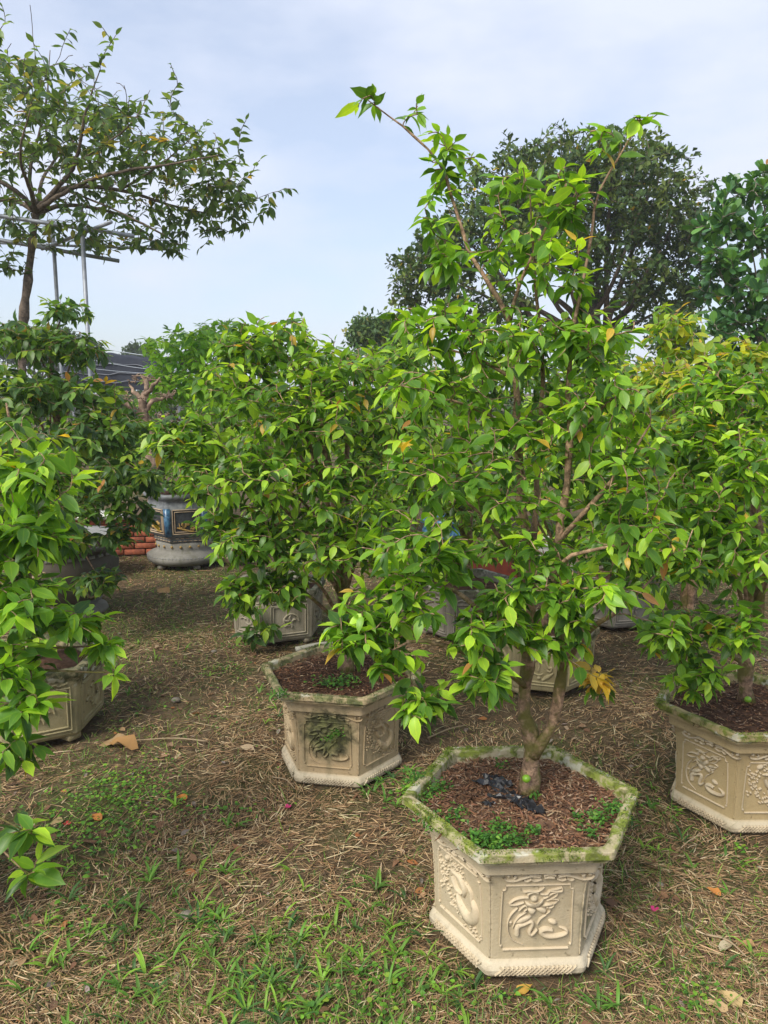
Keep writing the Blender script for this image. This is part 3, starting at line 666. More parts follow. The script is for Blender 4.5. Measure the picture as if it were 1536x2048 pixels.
# straight-sided hexagonal cement planter with moulded frames
def planter_b(label, loc, rot, mat, group=None, rad=0.33, h=0.36, seed=0, soil='soil_dark'):
    root = link('cement_planter', None, loc=loc, rz=rot, label=label, category='planter')
    if group: root['group'] = group
    prof = [(0.03, rad * 0.86), (0.045, rad * 0.89), (h - 0.085, rad * 0.93), (h - 0.055, rad * 0.95)]
    V, T = loft([hexring(r, z, rnd=0.012) for z, r in prof] + [hexring(rad * 0.84, h - 0.056, rnd=0.012), hexring(rad * 0.82, 0.2, rnd=0.012)], False, True)
    body = link('body', MB().add(V, T).mesh('planter_body', mat, sharp=0.45), root)
    rr = [(h - 0.056, rad * 0.83), (h - 0.056, rad * 0.955), (h - 0.045, rad * 0.97), (h - 0.04, rad * 0.985), (h - 0.03, rad), (h - 0.004, rad), (h, rad * 0.985), (h, rad * 0.89), (h - 0.01, rad * 0.87), (h - 0.056, rad * 0.83)]
    V, T = loft([hexring(r, z, rnd=0.010) for z, r in rr], False, False); link('rim', MB().add(V, T).mesh('planter_rim', mat, sharp=0.45), root)
    rng = np.random.default_rng(seed)
    W = rad * 0.90
    for k in range(6):
        fr = MB()
        for ins in (0.030, 0.046):
            a = W / 2 - ins; z0 = 0.035 + ins; z1 = h - 0.075 - ins * 0.5
            for p in (((-a, z0), (a, z0)), ((a, z0), (a, z1)), ((a, z1), (-a, z1)), ((-a, z1), (-a, z0))):
                relief_stroke(fr, [p[0], ((p[0][0] + p[1][0]) / 2, (p[0][1] + p[1][1]) / 2), p[1]], 0.0045, 0.006, k, prof)
        link('panel_frame', fr.mesh('planter_frame', mat), body)
        rl = MB(); zc = 0.5 * (0.035 + h - 0.075)
        if k % 2:
            relief_dome(rl, (-0.05, zc + 0.03), 0.013, 0.018, 0, 0.007, k, prof); relief_stroke(rl, [(-0.075, zc), (-0.05, zc + 0.01), (-0.028, zc)], 0.007, 0.006, k, prof)
            relief_stroke(rl, [(0, zc + 0.07), (0.002, zc + 0.03), (-0.003, zc - 0.005)], [0.01, 0.006, 0.008], 0.007, k, prof); relief_stroke(rl, [(-0.022, zc + 0.05), (0, zc + 0.06), (0.022, zc + 0.05)], 0.006, 0.006, k, prof)
            relief_stroke(rl, [(0.035, zc + 0.045), (0.05, zc + 0.015), (0.066, zc + 0.02), (0.06, zc - 0.004), (0.04, zc)], 0.006, 0.007, k, prof)
            relief_stroke(rl, [(0.02, zc - 0.055), (0.045, zc - 0.035), (0.075, zc - 0.01)], [0.008, 0.013, 0.005], 0.008, k, prof); relief_dome(rl, (0, zc - 0.045), 0.012, 0.011, 0, 0.009, k, prof)
            relief_stroke(rl, [(-0.03, zc - 0.02), (0, zc - 0.03), (0.025, zc - 0.018)], 0.005, 0.005, k, prof)
        else:
            t = np.linspace(0, 4.6, 14); r_ = 0.062 - 0.008 * t
            relief_stroke(rl, np.c_[r_ * np.cos(t), zc + r_ * np.sin(t)], 0.006, 0.007, k, prof)
            for j in range(5):
                a = j * 1.2; relief_stroke(rl, [(0.01 * math.cos(a), zc + 0.01 * math.sin(a)), (0.03 * math.cos(a + .4), zc + 0.03 * math.sin(a + .4)), (0.045 * math.cos(a + .2), zc + 0.045 * math.sin(a + .2))], [0.005, 0.009, 0.003], 0.008, k, prof)
        link('carved_relief', rl.mesh('planter_relief', mat), body)
        sc = MB(); zt = h - 0.070
        relief_stroke(sc, [(x, zt + 0.006 * math.sin(x * 120)) for x in np.linspace(-W * .38, W * .38, 15)], 0.0055, 0.006, k, prof); link('scroll_relief', sc.mesh('planter_scroll', mat), body)
        a = k * math.pi / 3
        if k % 2: link('foot', MB().add(*box((0, 0, 0.0155), (0.10, 0.07, 0.031), 0, 0.006)).mesh('planter_foot', mat), root, loc=(rad * .68 * math.cos(a), rad * .68 * math.sin(a), 0), rz=a)
    link('soil', soil_mesh(rad * 0.845, h - 0.05, seed, soil), root)
    return root

# ------------------------------------------------------------------ ground
POTS = [(0.408, 2.139, 0.26), (-0.189, 3.177, 0.26), (1.404, 2.835, 0.26), (-1.69, 3.53, 0.30)]
def gh(x, y):
    x = np.asarray(x, float); y = np.asarray(y, float)
    return 0.010 * np.sin(x * 2.1 + 0.6 * y) * np.cos(y * 1.7) + 0.006 * np.sin(x * 6.3 - 1.1) * np.sin(y * 5.1 + 2) - 0.010
xs = np.unique(np.concatenate([np.linspace(-400, -12, 14), np.linspace(-12, -4, 20), np.linspace(-4, 4, 110), np.linspace(4, 12, 20), np.linspace(12, 400, 14)]))
ys = np.unique(np.concatenate([np.linspace(-60, -2, 8), np.linspace(-2, 8, 130), np.linspace(8, 20, 26), np.linspace(20, 900, 20)]))
X, Y = np.meshgrid(xs, ys); fade = np.clip(1 - (np.hypot(X, Y - 4) - 8) / 8, 0, 1)
rg = np.random.default_rng(1)
Z = gh(X, Y) * fade + rg.normal(0, 0.003, X.shape) * fade
n, m = X.shape; i = np.arange(n - 1)[:, None] * m; j = np.arange(m - 1)[None]
T = np.concatenate([np.stack([i + j, i + j + 1, i + m + j + 1], -1).reshape(-1, 3), np.stack([i + j, i + m + j + 1, i + m + j], -1).reshape(-1, 3)])
link('ground', make_mesh('ground', np.c_[X.ravel(), Y.ravel(), Z.ravel()], T, 'ground'), kind='structure')

def clear_of_pots(p, pad=0.0):
    ok = np.ones(len(p), bool)
    for x, y, r in POTS: ok &= np.hypot(p[:, 0] - x, p[:, 1] - y) > r + pad
    return ok
def scatter(n, rng, y0=1.15, y1=9.0, pw=1.6, wide=0.62):
    """more where the camera stands, over the whole yard floor"""
    u = rng.random(n); e = 2 - pw
    y = (y0 ** e + u * (y1 ** e - y0 ** e)) ** (1 / e)
    x = rng.uniform(-1, 1, n) * (y * wide + 0.35)
    p = np.c_[x, y]; return p[clear_of_pots(p)]
def vnoise(p, seed, sc):
    r = np.random.default_rng(seed); out = np.zeros(len(p))
    for k in range(7):
        a = r.uniform(0, 6.28); f = sc * r.uniform(0.6, 2.2); out += np.sin((p[:, 0] * math.cos(a) + p[:, 1] * math.sin(a)) * f + r.uniform(0, 6.28)) / (1 + k * 0.25)
    return out / 3.0
def strips(p, z, yaw, length, width, lift0, lift1, curve, tint, rng, stations=4):
    """flat narrow blades lying or rising: all vectorised"""
    n = len(p); t = np.linspace(0, 1, stations); d = np.c_[np.cos(yaw), np.sin(yaw)]; s = np.c_[-d[:, 1], d[:, 0]]
    V = np.zeros((n, stations, 2, 3))
    prof = np.array([0.75, 1.0, 0.8, 0.12]) if stations == 4 else np.array([0.8, 1.0, 0.15])
    for k, tk in enumerate(t):
        c = p + d * (length * tk)[:, None] + s * (curve * tk * tk * length)[:, None]
        zz = z + lift0 + (lift1 - lift0) * tk if np.ndim(lift1) else z + lift0
        hw = width * prof[k] / 2
        V[:, k, 0, :2] = c + s * hw[:, None]; V[:, k, 1, :2] = c - s * hw[:, None]; V[:, k, :, 2] = zz[:, None] + rng.normal(0, 0.0008, (n, 2))
    V = V.reshape(n, -1, 3); T = []
    for k in range(stations - 1): a = 2 * k; T += [(a, a + 1, a + 3), (a, a + 3, a + 2)]
    T = np.array(T)[None] + (np.arange(n) * stations * 2)[:, None, None]
    C = np.repeat(np.c_[tint, np.zeros(n)][:, None], stations * 2, 1)
    return V.reshape(-1, 3), T.reshape(-1, 3), C.reshape(-1, 4)
def pick(rng, cols, w, n, jit=0.18):
    c = np.array(cols)[rng.choice(len(cols), n, p=np.array(w) / sum(w))]
    return c * rng.uniform(1 - jit, 1 + jit, (n, 1)) * rng.uniform(0.95, 1.05, (n, 3))
STRAW = [(0.49, 0.345, 0.19), (0.38, 0.245, 0.13), (0.22, 0.135, 0.075), (0.11, 0.075, 0.045), (0.62, 0.50, 0.31), (0.34, 0.20, 0.10)]
rng = np.random.default_rng(11)
p = scatter(190000, rng, pw=1.75); g = vnoise(p, 4, 2.4)
g = g + 0.8 * vnoise(p, 14, 7.0)
keep = rng.random(len(p)) < np.clip(0.70 + 0.5 * g, 0.12, 1); p = p[keep]; n = len(p)
flow = 2.2 * vnoise(p, 21, 2.0) + 1.6 * vnoise(p, 22, 6.0)
grow_d = 1 + 0.10 * np.clip(p[:, 1] - 2, 0, 6)
V, T, C = strips(p, gh(p[:, 0], p[:, 1]), np.where(rng.random(n) < 0.55, flow + rng.normal(0, .5, n), rng.uniform(0, 6.28, n)), rng.gamma(2.2, 0.018, n) + 0.010, rng.uniform(0.0012, 0.0036, n) * grow_d, rng.uniform(0.001, 0.012, n), rng.uniform(0.001, 0.020, n),
                 rng.normal(0, 0.35, n), pick(rng, STRAW, (.22, .24, .2, .16, .10, .08), n), rng)
link('straw', make_mesh('straw', V, T, 'straw', C, False), kind='stuff', label='dry brown straw and cut grass strewn over the ground', category='straw')

# fine green grass coming through the straw, in patches
GREEN = [(0.085, 0.165, 0.028), (0.14, 0.25, 0.035), (0.21, 0.32, 0.04), (0.055, 0.105, 0.024)]
p = scatter(120000, rng, pw=1.6); g = vnoise(p, 9, 1.7) + 0.45 * vnoise(p, 3, 5.0)
extra_g = np.exp(-(((p[:, 0] + 1.55) / 1.0) ** 2 + ((p[:, 1] - 6.2) / 1.2) ** 2)) * 0.9 + np.exp(-(((p[:, 0] + 0.9) / 0.6) ** 2 + ((p[:, 1] - 3.4) / 1.2) ** 2)) * 0.28
extra_g += np.exp(-(((p[:, 0] + 0.75) / 0.45) ** 2 + ((p[:, 1] - 2.45) / 0.45) ** 2)) * 0.45 + np.exp(-(((p[:, 0] + 0.25) / 0.45) ** 2 + ((p[:, 1] - 1.7) / 0.35) ** 2)) * 0.4
keep = rng.random(len(p)) < np.clip(np.where(p[:, 0] > 0.15, 0.12, 0.27) + 0.58 * (g - 0.05) + extra_g, 0.05, 0.95); p = p[keep]; n = len(p)
ln = rng.gamma(3, 0.009, n) + 0.008
V, T, C = strips(p, gh(p[:, 0], p[:, 1]), rng.uniform(0, 6.28, n), ln, rng.uniform(0.0014, 0.0032, n) * (1 + 0.12 * np.clip(p[:, 1] - 2, 0, 6)), np.full(n, 0.001), ln * rng.uniform(0.1, 1.1, n), rng.normal(0, 0.3, n), pick(rng, GREEN, (.3, .35, .2, .15), n), rng)
link('grass', make_mesh('grass', V, T, 'grass', C, False), kind='stuff', label='short sparse green grass growing through the straw', category='grass')

# broad-bladed grass tufts in the foreground
tu = []
for (cx, cy), sx, sy, k in (((-0.287,1.898), .34, .16, 70), ((-0.505,2.014), .25, .14, 22), ((-0.099,2.014), .2, .14, 16), ((-0.629,1.845), .2, .1, 14), ((-0.802,2.165), .2, .12, 12), ((0.016,1.828), .15, .1, 10),
                            ((0.046,3.006), .09, .07, 12), ((-0.016,2.885), .10, .05, 6), ((1.056,2.846), .12, .1, 8), ((1.016,2.570), .10, .08, 6), ((0.691,2.034), .3, .2, 8), ((0.916,1.845), .2, .1, 7), ((-0.172,2.237), .35, .15, 12),
                            ((-0.499,2.449), .3, .2, 8), ((-0.530,3.723), .15, .3, 6), ((-0.997,4.215), .4, .5, 12), ((1.094,2.365), .2, .1, 5), ((0.379,1.845), .2, .05, 8), ((-0.970,2.014), .2, .1, 10)):
    tu.append(np.c_[rng.normal(cx, sx, k), rng.normal(cy, sy, k)])
tu = np.vstack(tu); tu = tu[clear_of_pots(tu, 0.01)]
mb = MB()
for q in tu:
    nb = rng.integers(3, 7); tone = pick(rng, [(0.13, 0.27, 0.035), (0.20, 0.36, 0.04), (0.09, 0.20, 0.03), (0.06, 0.14, 0.035)], (.35, .3, .2, .15), 1)[0]
    for b in range(nb):
        a = rng.uniform(0, 6.28); L = rng.uniform(0.03, 0.075); hgt = L * rng.uniform(0.45, 0.95); wd = rng.uniform(0.005, 0.0105)
        t = np.linspace(0, 1, 5); out = L * t ** 1.3; z = hgt * (1.7 * t - 0.95 * t * t)
        hw = wd * np.array([0.5, 0.9, 1.0, 0.7, 0.04]) / 2; dx, dy = math.cos(a), math.sin(a); z0 = float(gh(q[0], q[1]))
        c = np.c_[q[0] + dx * out, q[1] + dy * out, z0 + z]; s = np.array((-dy, dx, 0))
        up = np.array((0, 0, 0.35))
        V = np.empty((15, 3)); V[0::3] = c + (s + up) * hw[:, None]; V[1::3] = c; V[2::3] = c + (-s + up) * hw[:, None]
        T = []
        for k in range(4):
            e = 3 * k; T += [(e, e + 1, e + 4), (e, e + 4, e + 3), (e + 1, e + 2, e + 5), (e + 1, e + 5, e + 4)]
        mb.add(V, T, np.r_[tone * rng.uniform(.85, 1.15), 0.3])
link('grass_tufts', mb.mesh('grass_tufts', 'grass'), kind='stuff', label='broad bladed bright green grass sprouting in the foreground', category='grass')

# low round-leaved ground cover
pts = []
for (cx, cy), sx, sy, k in (((-1.075,2.651), .15, .17, 520), ((-1.029,2.846), .12, .10, 220), ((-1.082,3.006), .10, .08, 160), ((-0.636,2.772), .10, .04, 60), ((-0.011,1.898), .10, .06, 90), ((-0.090,1.811), .12, .05, 80), ((0.829,1.828), .06, .04, 70), ((1.121,2.754), .05, .05, 50),
                            ((1.259,2.508), .03, .03, 24), ((-0.988,2.165), .1, .08, 60), ((-0.877,4.336), .05, .12, 60), ((-0.923,4.745), .05, .06, 50), ((0.064,2.885), .04, .05, 50), ((-1.156,4.062), .5, .6, 140), ((0.151,1.854), .2, .05, 60)):
    pts.append(np.c_[rng.normal(cx, sx, k), rng.normal(cy, sy, k)])
p = np.vstack(pts); p = p[clear_of_pots(p, 0.005)]; n = len(p)
a = rng.uniform(0, 6.28, n); ax = np.c_[np.cos(a), np.sin(a), rng.uniform(-.1, .5, n)]; no = np.c_[rng.normal(0, .3, (n, 2)), np.ones(n)]
z = gh(p[:, 0], p[:, 1]) + rng.uniform(0.006, 0.030, n)
tl = [leaf_template(0.75, 0.1, 0.2, 'obovate', 0, 4, 0), leaf_template(0.62, 0.2, 0.25, 'acute', 0, 2, 0)]
V, T, C = build_leaves(np.c_[p, z], leaf_frames(ax, no), rng.uniform(0.010, 0.021, n), pick(rng, [(0.10, 0.25, 0.03), (0.17, 0.36, 0.035), (0.07, 0.17, 0.028), (0.26, 0.38, 0.04)], (.35, .35, .22, .08), n), rng.integers(0, 2, n), tl)
link('ground_cover', make_mesh('ground_cover', V, T, 'grass', C), kind='stuff', label='low patches of small round green weed leaves on the ground', category='weeds')

# crumbs of dead leaf
p = scatter(2600, rng, pw=1.5); n = len(p); a = rng.uniform(0, 6.28, n)
V, T, C = build_leaves(np.c_[p, gh(p[:, 0], p[:, 1]) + rng.uniform(.004, .014, n)], leaf_frames(np.c_[np.cos(a), np.sin(a), rng.normal(0, .2, n)], np.c_[rng.normal(0, .35, (n, 2)), np.ones(n)]), rng.gamma(4, 0.006, n) + 0.012,
                       pick(rng, [(0.20, 0.11, 0.06), (0.13, 0.075, 0.045), (0.32, 0.20, 0.11), (0.42, 0.32, 0.20), (0.34, 0.14, 0.05), (0.25, 0.20, 0.17)], (.3, .28, .17, .07, .06, .12), n), rng.integers(0, 6, n), TEMPL['acute'])
link('leaf_litter', make_mesh('leaf_litter', V, T, 'litter', C), kind='stuff', label='small crumbs of dead brown leaves scattered in the straw', category='leaf litter')

# ------------------------------------------------------------------ far background
def far_tree(name, label, centre, r, seed, pal='far', n=2600, size=0.22, group=None, trunk_h=None):
    rng = np.random.default_rng(seed); c = np.array(centre, float); base = np.array((c[0], c[1], 0.0))
    root = link(name, None, loc=tuple(base), label=label, category='tree')
    if group: root['group'] = group
    lobes = [(c - base, np.array(r) * 0.75)]
    for k in range(9):
        v = nrm(rng.normal(size=3)); v[2] = abs(v[2]) * 0.9 - 0.25; lobes.append((c - base + v * np.array(r) * 0.62, np.array(r) * rng.uniform(0.28, 0.46)))
    mb = MB(); top = (c - base)[2]
    tr = [(0, 0, 0), (0.05, 0, top * .4), (0, 0.05, top * .8), (0, 0, top + r[2] * .2)]
    mb.add(*tube(smoothline(tr, 4), np.linspace(0.03, 0.012, 13) * top, 7))
    for lc, lr in lobes[1:]: mb.add(*tube(smoothline([(0, 0, top * .55), (lc + np.array((0, 0, top * .6))) / 2, lc], 4), np.linspace(0.010, 0.004, 9) * top, 5))
    link('trunk', mb.mesh(name + '_trunk', 'bark_grey'), root)
    pos = []
    for lc, lr in lobes:
        k = n // len(lobes); v = nrm(rng.normal(size=(k, 3))); pos.append(lc + v * lr * (rng.uniform(0.2, 1, k) ** 0.4)[:, None])
    pos = np.vstack(pos); k = len(pos); cols = np.array([q[1] for q in PAL[pal]]); w = np.array([q[0] for q in PAL[pal]]); w = w / w.sum()
    ti = cols[rng.choice(len(cols), k, p=w)] * rng.uniform(.8, 1.2, (k, 1))
    ax = nrm(rng.normal(size=(k, 3)) + np.array((0, 0, -.2))); no = rng.normal(0, .7, (k, 3)) + np.array((0, 0, .8))
    V, T, C = build_leaves(pos, leaf_frames(ax, no), rng.uniform(.7, 1.3, k) * size, ti, rng.integers(0, 3, k), TEMPL['diamond'])
    link('crown', make_mesh(name + '_crown', V, T, 'small_leaf', C), root, kind='stuff')
    return root
far_tree('distant_tree', 'dark distant tree crown behind the tall left trunk, largest of the far ones', (-15.001,34.000,3.303), (2.6, 2.4, 1.9), 21, n=4200, size=0.24)
far_tree('distant_tree', 'dark distant tree beside the left end of the black shade net', (-14.171,36.000,3.291), (1.35, 1.3, 1.25), 22, n=2600, size=0.22)
far_tree('distant_tree', 'small dark distant tree just above the right end of the black shade net', (-12.287,40.000,3.354), (1.1, 1.1, 1.1), 23, n=2400, size=0.22)
far_tree('hazy_bush', 'grey green hazy tree left of the big round tree', (0.022,17.000,2.611), (1.05, 1.0, 0.95), 24, 'olive', n=4200, size=0.12)
far_tree('hazy_bush', 'thin feathery dark tree right behind the yellowish crown', (4.769,13.000,2.373), (0.55, 0.6, 0.85), 25, 'olive', n=1900, size=0.10)
# a low far hedge closes the yard
rng = np.random.default_rng(31)
n = 26000; x = rng.uniform(-34, 34, n); hh = 1.75 + 0.35 * np.sin(x * 0.7) + 0.22 * np.sin(x * 1.9 + 1) + 0.12 * np.sin(x * 5.3)
z = hh * rng.uniform(0, 1, n) ** 0.6; y = 30 + rng.normal(0, 0.5, n) + 0.06 * np.abs(x)
cols = np.array([q[1] for q in PAL['far']])
V, T, C = build_leaves(np.c_[x, y, z], leaf_frames(nrm(rng.normal(size=(n, 3))), rng.normal(0, .7, (n, 3)) + np.array((0, 0, .8))), rng.uniform(.14, .34, n), cols[rng.integers(0, 3, n)] * rng.uniform(.8, 1.3, (n, 1)), rng.integers(0, 3, n), TEMPL['diamond'])
link('far_hedge', make_mesh('far_hedge', V, T, 'small_leaf', C), kind='stuff', label='low dark hedge far behind the nursery', category='hedge')

# shade house: black net over pipes
rt = link('shade_house', None, loc=((-6.359,18.000,2.107)[0], 18, 0), label='black shade net canopy stretched over pipes behind the left trees', category='shade house')
x0, y0, _ = (-6.359,18.000,2.107)
tl_, tr_ = np.array((-7.448,18.000,2.513)) - (x0, 18, 0), np.array((-4.851,18.000,2.423)) - (x0, 18, 0)
rows = []
for k, (dy, dz) in enumerate(((0.0, -0.80), (-0.02, -0.62), (0.02, -0.45), (0.05, -0.25), (0.12, -0.08), (0.9, 0.02), (3.0, -0.05), (6.0, -0.12))):
    t = np.linspace(0, 1, 26); q = tl_[None] + (tr_ - tl_)[None] * t[:, None]
    q[:, 1] += dy + 0.05 * np.sin(t * 17 + k); q[:, 2] += dz + 0.03 * np.sin(t * 9 + k) + 0.015 * np.sin(t * 31 + 2 * k); rows.append(q)
R_ = np.array(rows); n, m, _ = R_.shape; i = np.arange(n - 1)[:, None] * m; j = np.arange(m - 1)[None]
T = np.concatenate([np.stack([i + j, i + j + 1, i + m + j + 1], -1).reshape(-1, 3), np.stack([i + j, i + m + j + 1, i + m + j], -1).reshape(-1, 3)])
net = link('net', make_mesh('net', R_.reshape(-1, 3), T, 'net'), rt)
for k in (1, 2, 3): link('batten', MB().add(*tube(rows[k] + np.array((0, -0.03, 0)), 0.012, 5)).mesh('batten', 'netseam'), rt)
for t in (0.02, 0.35, 0.68, 0.99):
    q = tl_ + (tr_ - tl_) * t; link('post', MB().add(*tube([(q[0], q[1] + .5, 0), (q[0], q[1] + .5, q[2] - .1)], 0.03, 8)).mesh('net_post', 'galv'), rt)
def cable(a, b, sag, r, mat, label, group):
    t = np.linspace(0, 1, 14)[:, None]; q = np.array(a) + (np.array(b) - np.array(a)) * t; q[:, 2] -= sag * 4 * (t * (1 - t))[:, 0]; c = q[0].copy()
    link('cable', MB().add(*tube(q - c, r, 5)).mesh('cable', mat), loc=tuple(c), label=label, category='cable', group=group)
cable((-6.728,15.000,2.817), (-3.977,15.000,2.239), 0.10, 0.007, 'wire', 'pale cable slanting down across the black shade net, uppermost one', 'cables over the shade net')
cable((-6.976,15.500,2.521), (-4.338,15.500,2.017), 0.06, 0.005, 'wire', 'pale cable slanting across the middle of the black shade net', 'cables over the shade net')
cable((-6.918,16.000,2.231), (-4.480,16.000,1.970), 0.05, 0.004, 'wire', 'pale cable lowest across the black shade net', 'cables over the shade net')
for k, (v0, v1) in enumerate(((598, 560), (622, 590), (640, 618))):
    cable((16.237,45.000,6.498) if k == 0 else ((16.274,45.000,5.835) if k == 1 else (16.303,45.000,5.335)), (23.458,45.000,8.415) if k == 0 else ((23.537,45.000,7.460) if k == 1 else (23.608,45.000,6.608)), 0.15, 0.014, 'darkwire',
          ('thin power line between the two right trees, topmost', 'thin power line between the two right trees, middle one', 'thin power line between the two right trees, lowest')[k], 'power lines')

# low brick wall with a whitewashed slab
bx, by = (-2.785,7.460)
wr = link('brick_wall', None, loc=(bx, by, 0), rz=0.10, label='low red brick wall behind the left pots', category='wall')
rng = np.random.default_rng(8)
link('mortar', MB().add(*box((0, 0.05, 0.185), (1.72, 0.075, 0.37))).mesh('mortar', 'mortar'), wr)
bm_ = [MB().add(*box((0, 0, 0), (0.20 + .004 * k, 0.095, 0.052), 0, 0.005)).mesh('brick', 'brick') for k in range(3)]
for r in range(6):
    for c in range(8):
        xx = -0.86 + 0.108 + c * 0.213 + (0.1065 if r % 2 else 0)
        if xx > 0.82: continue
        b = link('brick', bm_[rng.integers(0, 3)], wr, loc=(xx, 0.045 + rng.uniform(-.004, .004), 0.033 + r * 0.0615)); b.rotation_euler = (0, 0, rng.normal(0, .015))
sl = MB().add(*box((0, 0, 0), (1.0, 0.30, 0.05), 0, 0.012)).mesh('slab', 'whitewash')
link('slab', sl, loc=(bx - 0.25, by + 0.06, 0.37 + 0.026), rz=0.10, label='whitewashed slab lying on the low brick wall', category='slab')

# round stone table
tx, ty = (-2.672,6.658)
tb = link('stone_table', None, loc=(tx, ty, 0), label='round pale stone table top half hidden behind the dark urn', category='table')
link('table_top', MB().add(*lathe([(0.20, 0.315), (0.31, 0.32), (0.345, 0.335), (0.35, 0.36), (0.335, 0.385), (0.2, 0.392)], 40)).mesh('table_top', 'table'), tb)
link('pedestal', MB().add(*lathe([(0.19, 0.0), (0.19, 0.03), (0.12, 0.07), (0.10, 0.16), (0.13, 0.26), (0.20, 0.316)], 28)).mesh('pedestal', 'table'), tb)

# tan rocks beside the blue pot
for (u, rr, lab), cpt in zip(((0, (0.17, 0.13, 0.12), 'tan rugged rock on the ground right of the blue pot'), (1, (0.11, 0.09, 0.16), 'pale tan rock standing behind the rugged one near blue pot')), ((-1.405,7.101), (-1.301,7.460))):
    rng = np.random.default_rng(61 + u); link('rock', MB().add(*blob((0, 0, rr[2] * 0.9), rr, rng, 11, 8, 0.16)).mesh('rock', 'rock', False), loc=(cpt[0], cpt[1], 0), label=lab, category='rock')

# ------------------------------------------------------------------ planters
GA = 'cream hexagonal carved planters'
main = planter_a('cream hexagonal planter with lotus carving and mossy rim, nearest the camera', (0.408, 2.139, 0), 3.184, M['sand_a'], GA, 0, M['sand_relief'])
midp = planter_a('stained hexagonal planter with blackened lotus panel, left of the nearest planter', (-0.189, 3.177, 0), 2.959, M['sand_b'], GA)
rgt = planter_a('cream hexagonal planter with green mossy rim cut off by the right edge', (1.404, 2.835, 0), 3.15, M['sand_c'], GA, 1, M['sand_relief'])
nl = planter_a('hexagonal planter beyond the left edge holding the nearest left tree', (-1.60, 2.02, 0), 3.0, M['sand_c'], GA)
for q, s, mt in ((main, 2, 'soil'), (midp, 3, 'soil_dark'), (rgt, 4, 'soil_dark'), (nl, 5, 'soil_dark')):
    link('soil', soil_mesh(0.3165, 0.383, s, mt, 0.02), q)
GB = 'grey carved cement planters'
planter_b('olive hexagonal cement planter with framed carvings at left under leaves', (-1.69, 3.53, 0), 0.52, M['cement_olive'], GB, 0.36, 0.36, 1)
gx, gy = (-0.703,4.972)
planter_b('grey carved cement planter behind the stained planter, left of its trunk', (gx, gy, 0), 0.40, M['cement'], GB, 0.335, 0.36, 2)
gx2, gy2 = (0.549,5.038)
planter_b('slate grey cement planter half hidden left of the main trunk', (gx2, gy2, 0), 0.1, M['cement_slate'], GB, 0.36, 0.36, 3)
gx3, gy3 = (0.889,4.122)
planter_b('dim cement planter directly behind the forked main trunk', (gx3, gy3, 0), 0.75, M['cement_olive'], GB, 0.30, 0.34, 4)
gx4, gy4 = (1.625,5.293)
planter_b('slate grey cement planter right of the main trunk, far back', (gx4, gy4, 0), 0.2, M['cement_slate'], GB, 0.36, 0.36, 5)

# dark urn on a stone stand
ux, uy = (-2.328,5.482)
ur = link('dark_urn', None, loc=(ux, uy, 0), label='dark round stone urn in shade at left with branch carvings', category='urn')
link('bowl', MB().add(*lathe([(0.20, 0.10), (0.26, 0.13), (0.335, 0.22), (0.375, 0.32), (0.38, 0.38), (0.365, 0.42), (0.35, 0.44), (0.345, 0.475), (0.375, 0.485), (0.385, 0.505), (0.37, 0.52), (0.325, 0.52), (0.32, 0.46)], 40)).mesh('urn_bowl', 'urn'), ur)
link('stand', MB().add(*lathe([(0.27, 0.0), (0.29, 0.02), (0.28, 0.045), (0.22, 0.06), (0.21, 0.085), (0.25, 0.102)], 36)).mesh('urn_stand', 'stone'), ur)
link('soil', MB().add(*lathe([(0.322, 0.482), (0.2, 0.492), (0.02, 0.496)], 24)).mesh('urn_soil', 'soil_dark'), ur)
rng = np.random.default_rng(77); mb = MB()
def urn_r(z): return np.interp(z, [0.10, 0.13, 0.22, 0.32, 0.38, 0.42, 0.44], [0.20, 0.26, 0.335, 0.375, 0.38, 0.365, 0.35])
for k in range(9):
    a0 = -math.pi / 2 + rng.uniform(-1.5, 1.5); z0 = rng.uniform(0.18, 0.4); t = np.linspace(0, 1, 8); a = a0 + t * rng.uniform(-.9, .9); z = np.clip(z0 + t * rng.uniform(-.12, .12) + 0.015 * np.sin(t * 9), 0.13, 0.43); r = urn_r(z)
    link('branch_relief', MB().add(*tube(np.c_[r * np.cos(a), r * np.sin(a), z], 0.010 * (1 - 0.7 * t) + 0.003, 5)).mesh('urn_relief', 'rock'), ur)
hb = MB()
for k in range(30):
    a = k * 2 * math.pi / 30; V, T = box((0, 0, 0), (0.012, 0.045, 0.022), 0, 0.003); ca, sa = math.cos(a), math.sin(a)
    hb.add(V @ np.array([[ca, sa, 0], [-sa, ca, 0], [0, 0, 1]]) + np.array((0.352 * ca, 0.352 * sa, 0.457)), T)
link('fret_band', hb.mesh('urn_fret', 'stone'), ur)

# blue glazed hexagonal pot on a round carved stand
px, py = (-1.867,7.101)
st = link('carved_stand', None, loc=(px, py, 0), label='round carved grey stone stand under the blue pot', category='stand')
link('ring', MB().add(*lathe([(0.26, 0.035), (0.31, 0.045), (0.345, 0.075), (0.35, 0.105), (0.33, 0.135), (0.27, 0.155), (0.26, 0.165), (0.255, 0.18), (0.265, 0.235), (0.25, 0.245), (0.1, 0.246)], 44)).mesh('stand_ring', 'stone'), st)
sb = MB().add(*blob((0, 0, 0), (0.013, 0.013, 0.013), rng, 8, 6, 0.0)).mesh('stud', 'gilt')
for k in range(20):
    a = k * 2 * math.pi / 20 + 0.1; link('stud', sb, st, loc=(0.262 * math.cos(a), 0.262 * math.sin(a), 0.212))
pb = MB().add(*blob((0, 0, 0), (0.007, 0.007, 0.006), rng, 6, 5, 0.0)).mesh('pearl', 'stone'); mbp = MB()
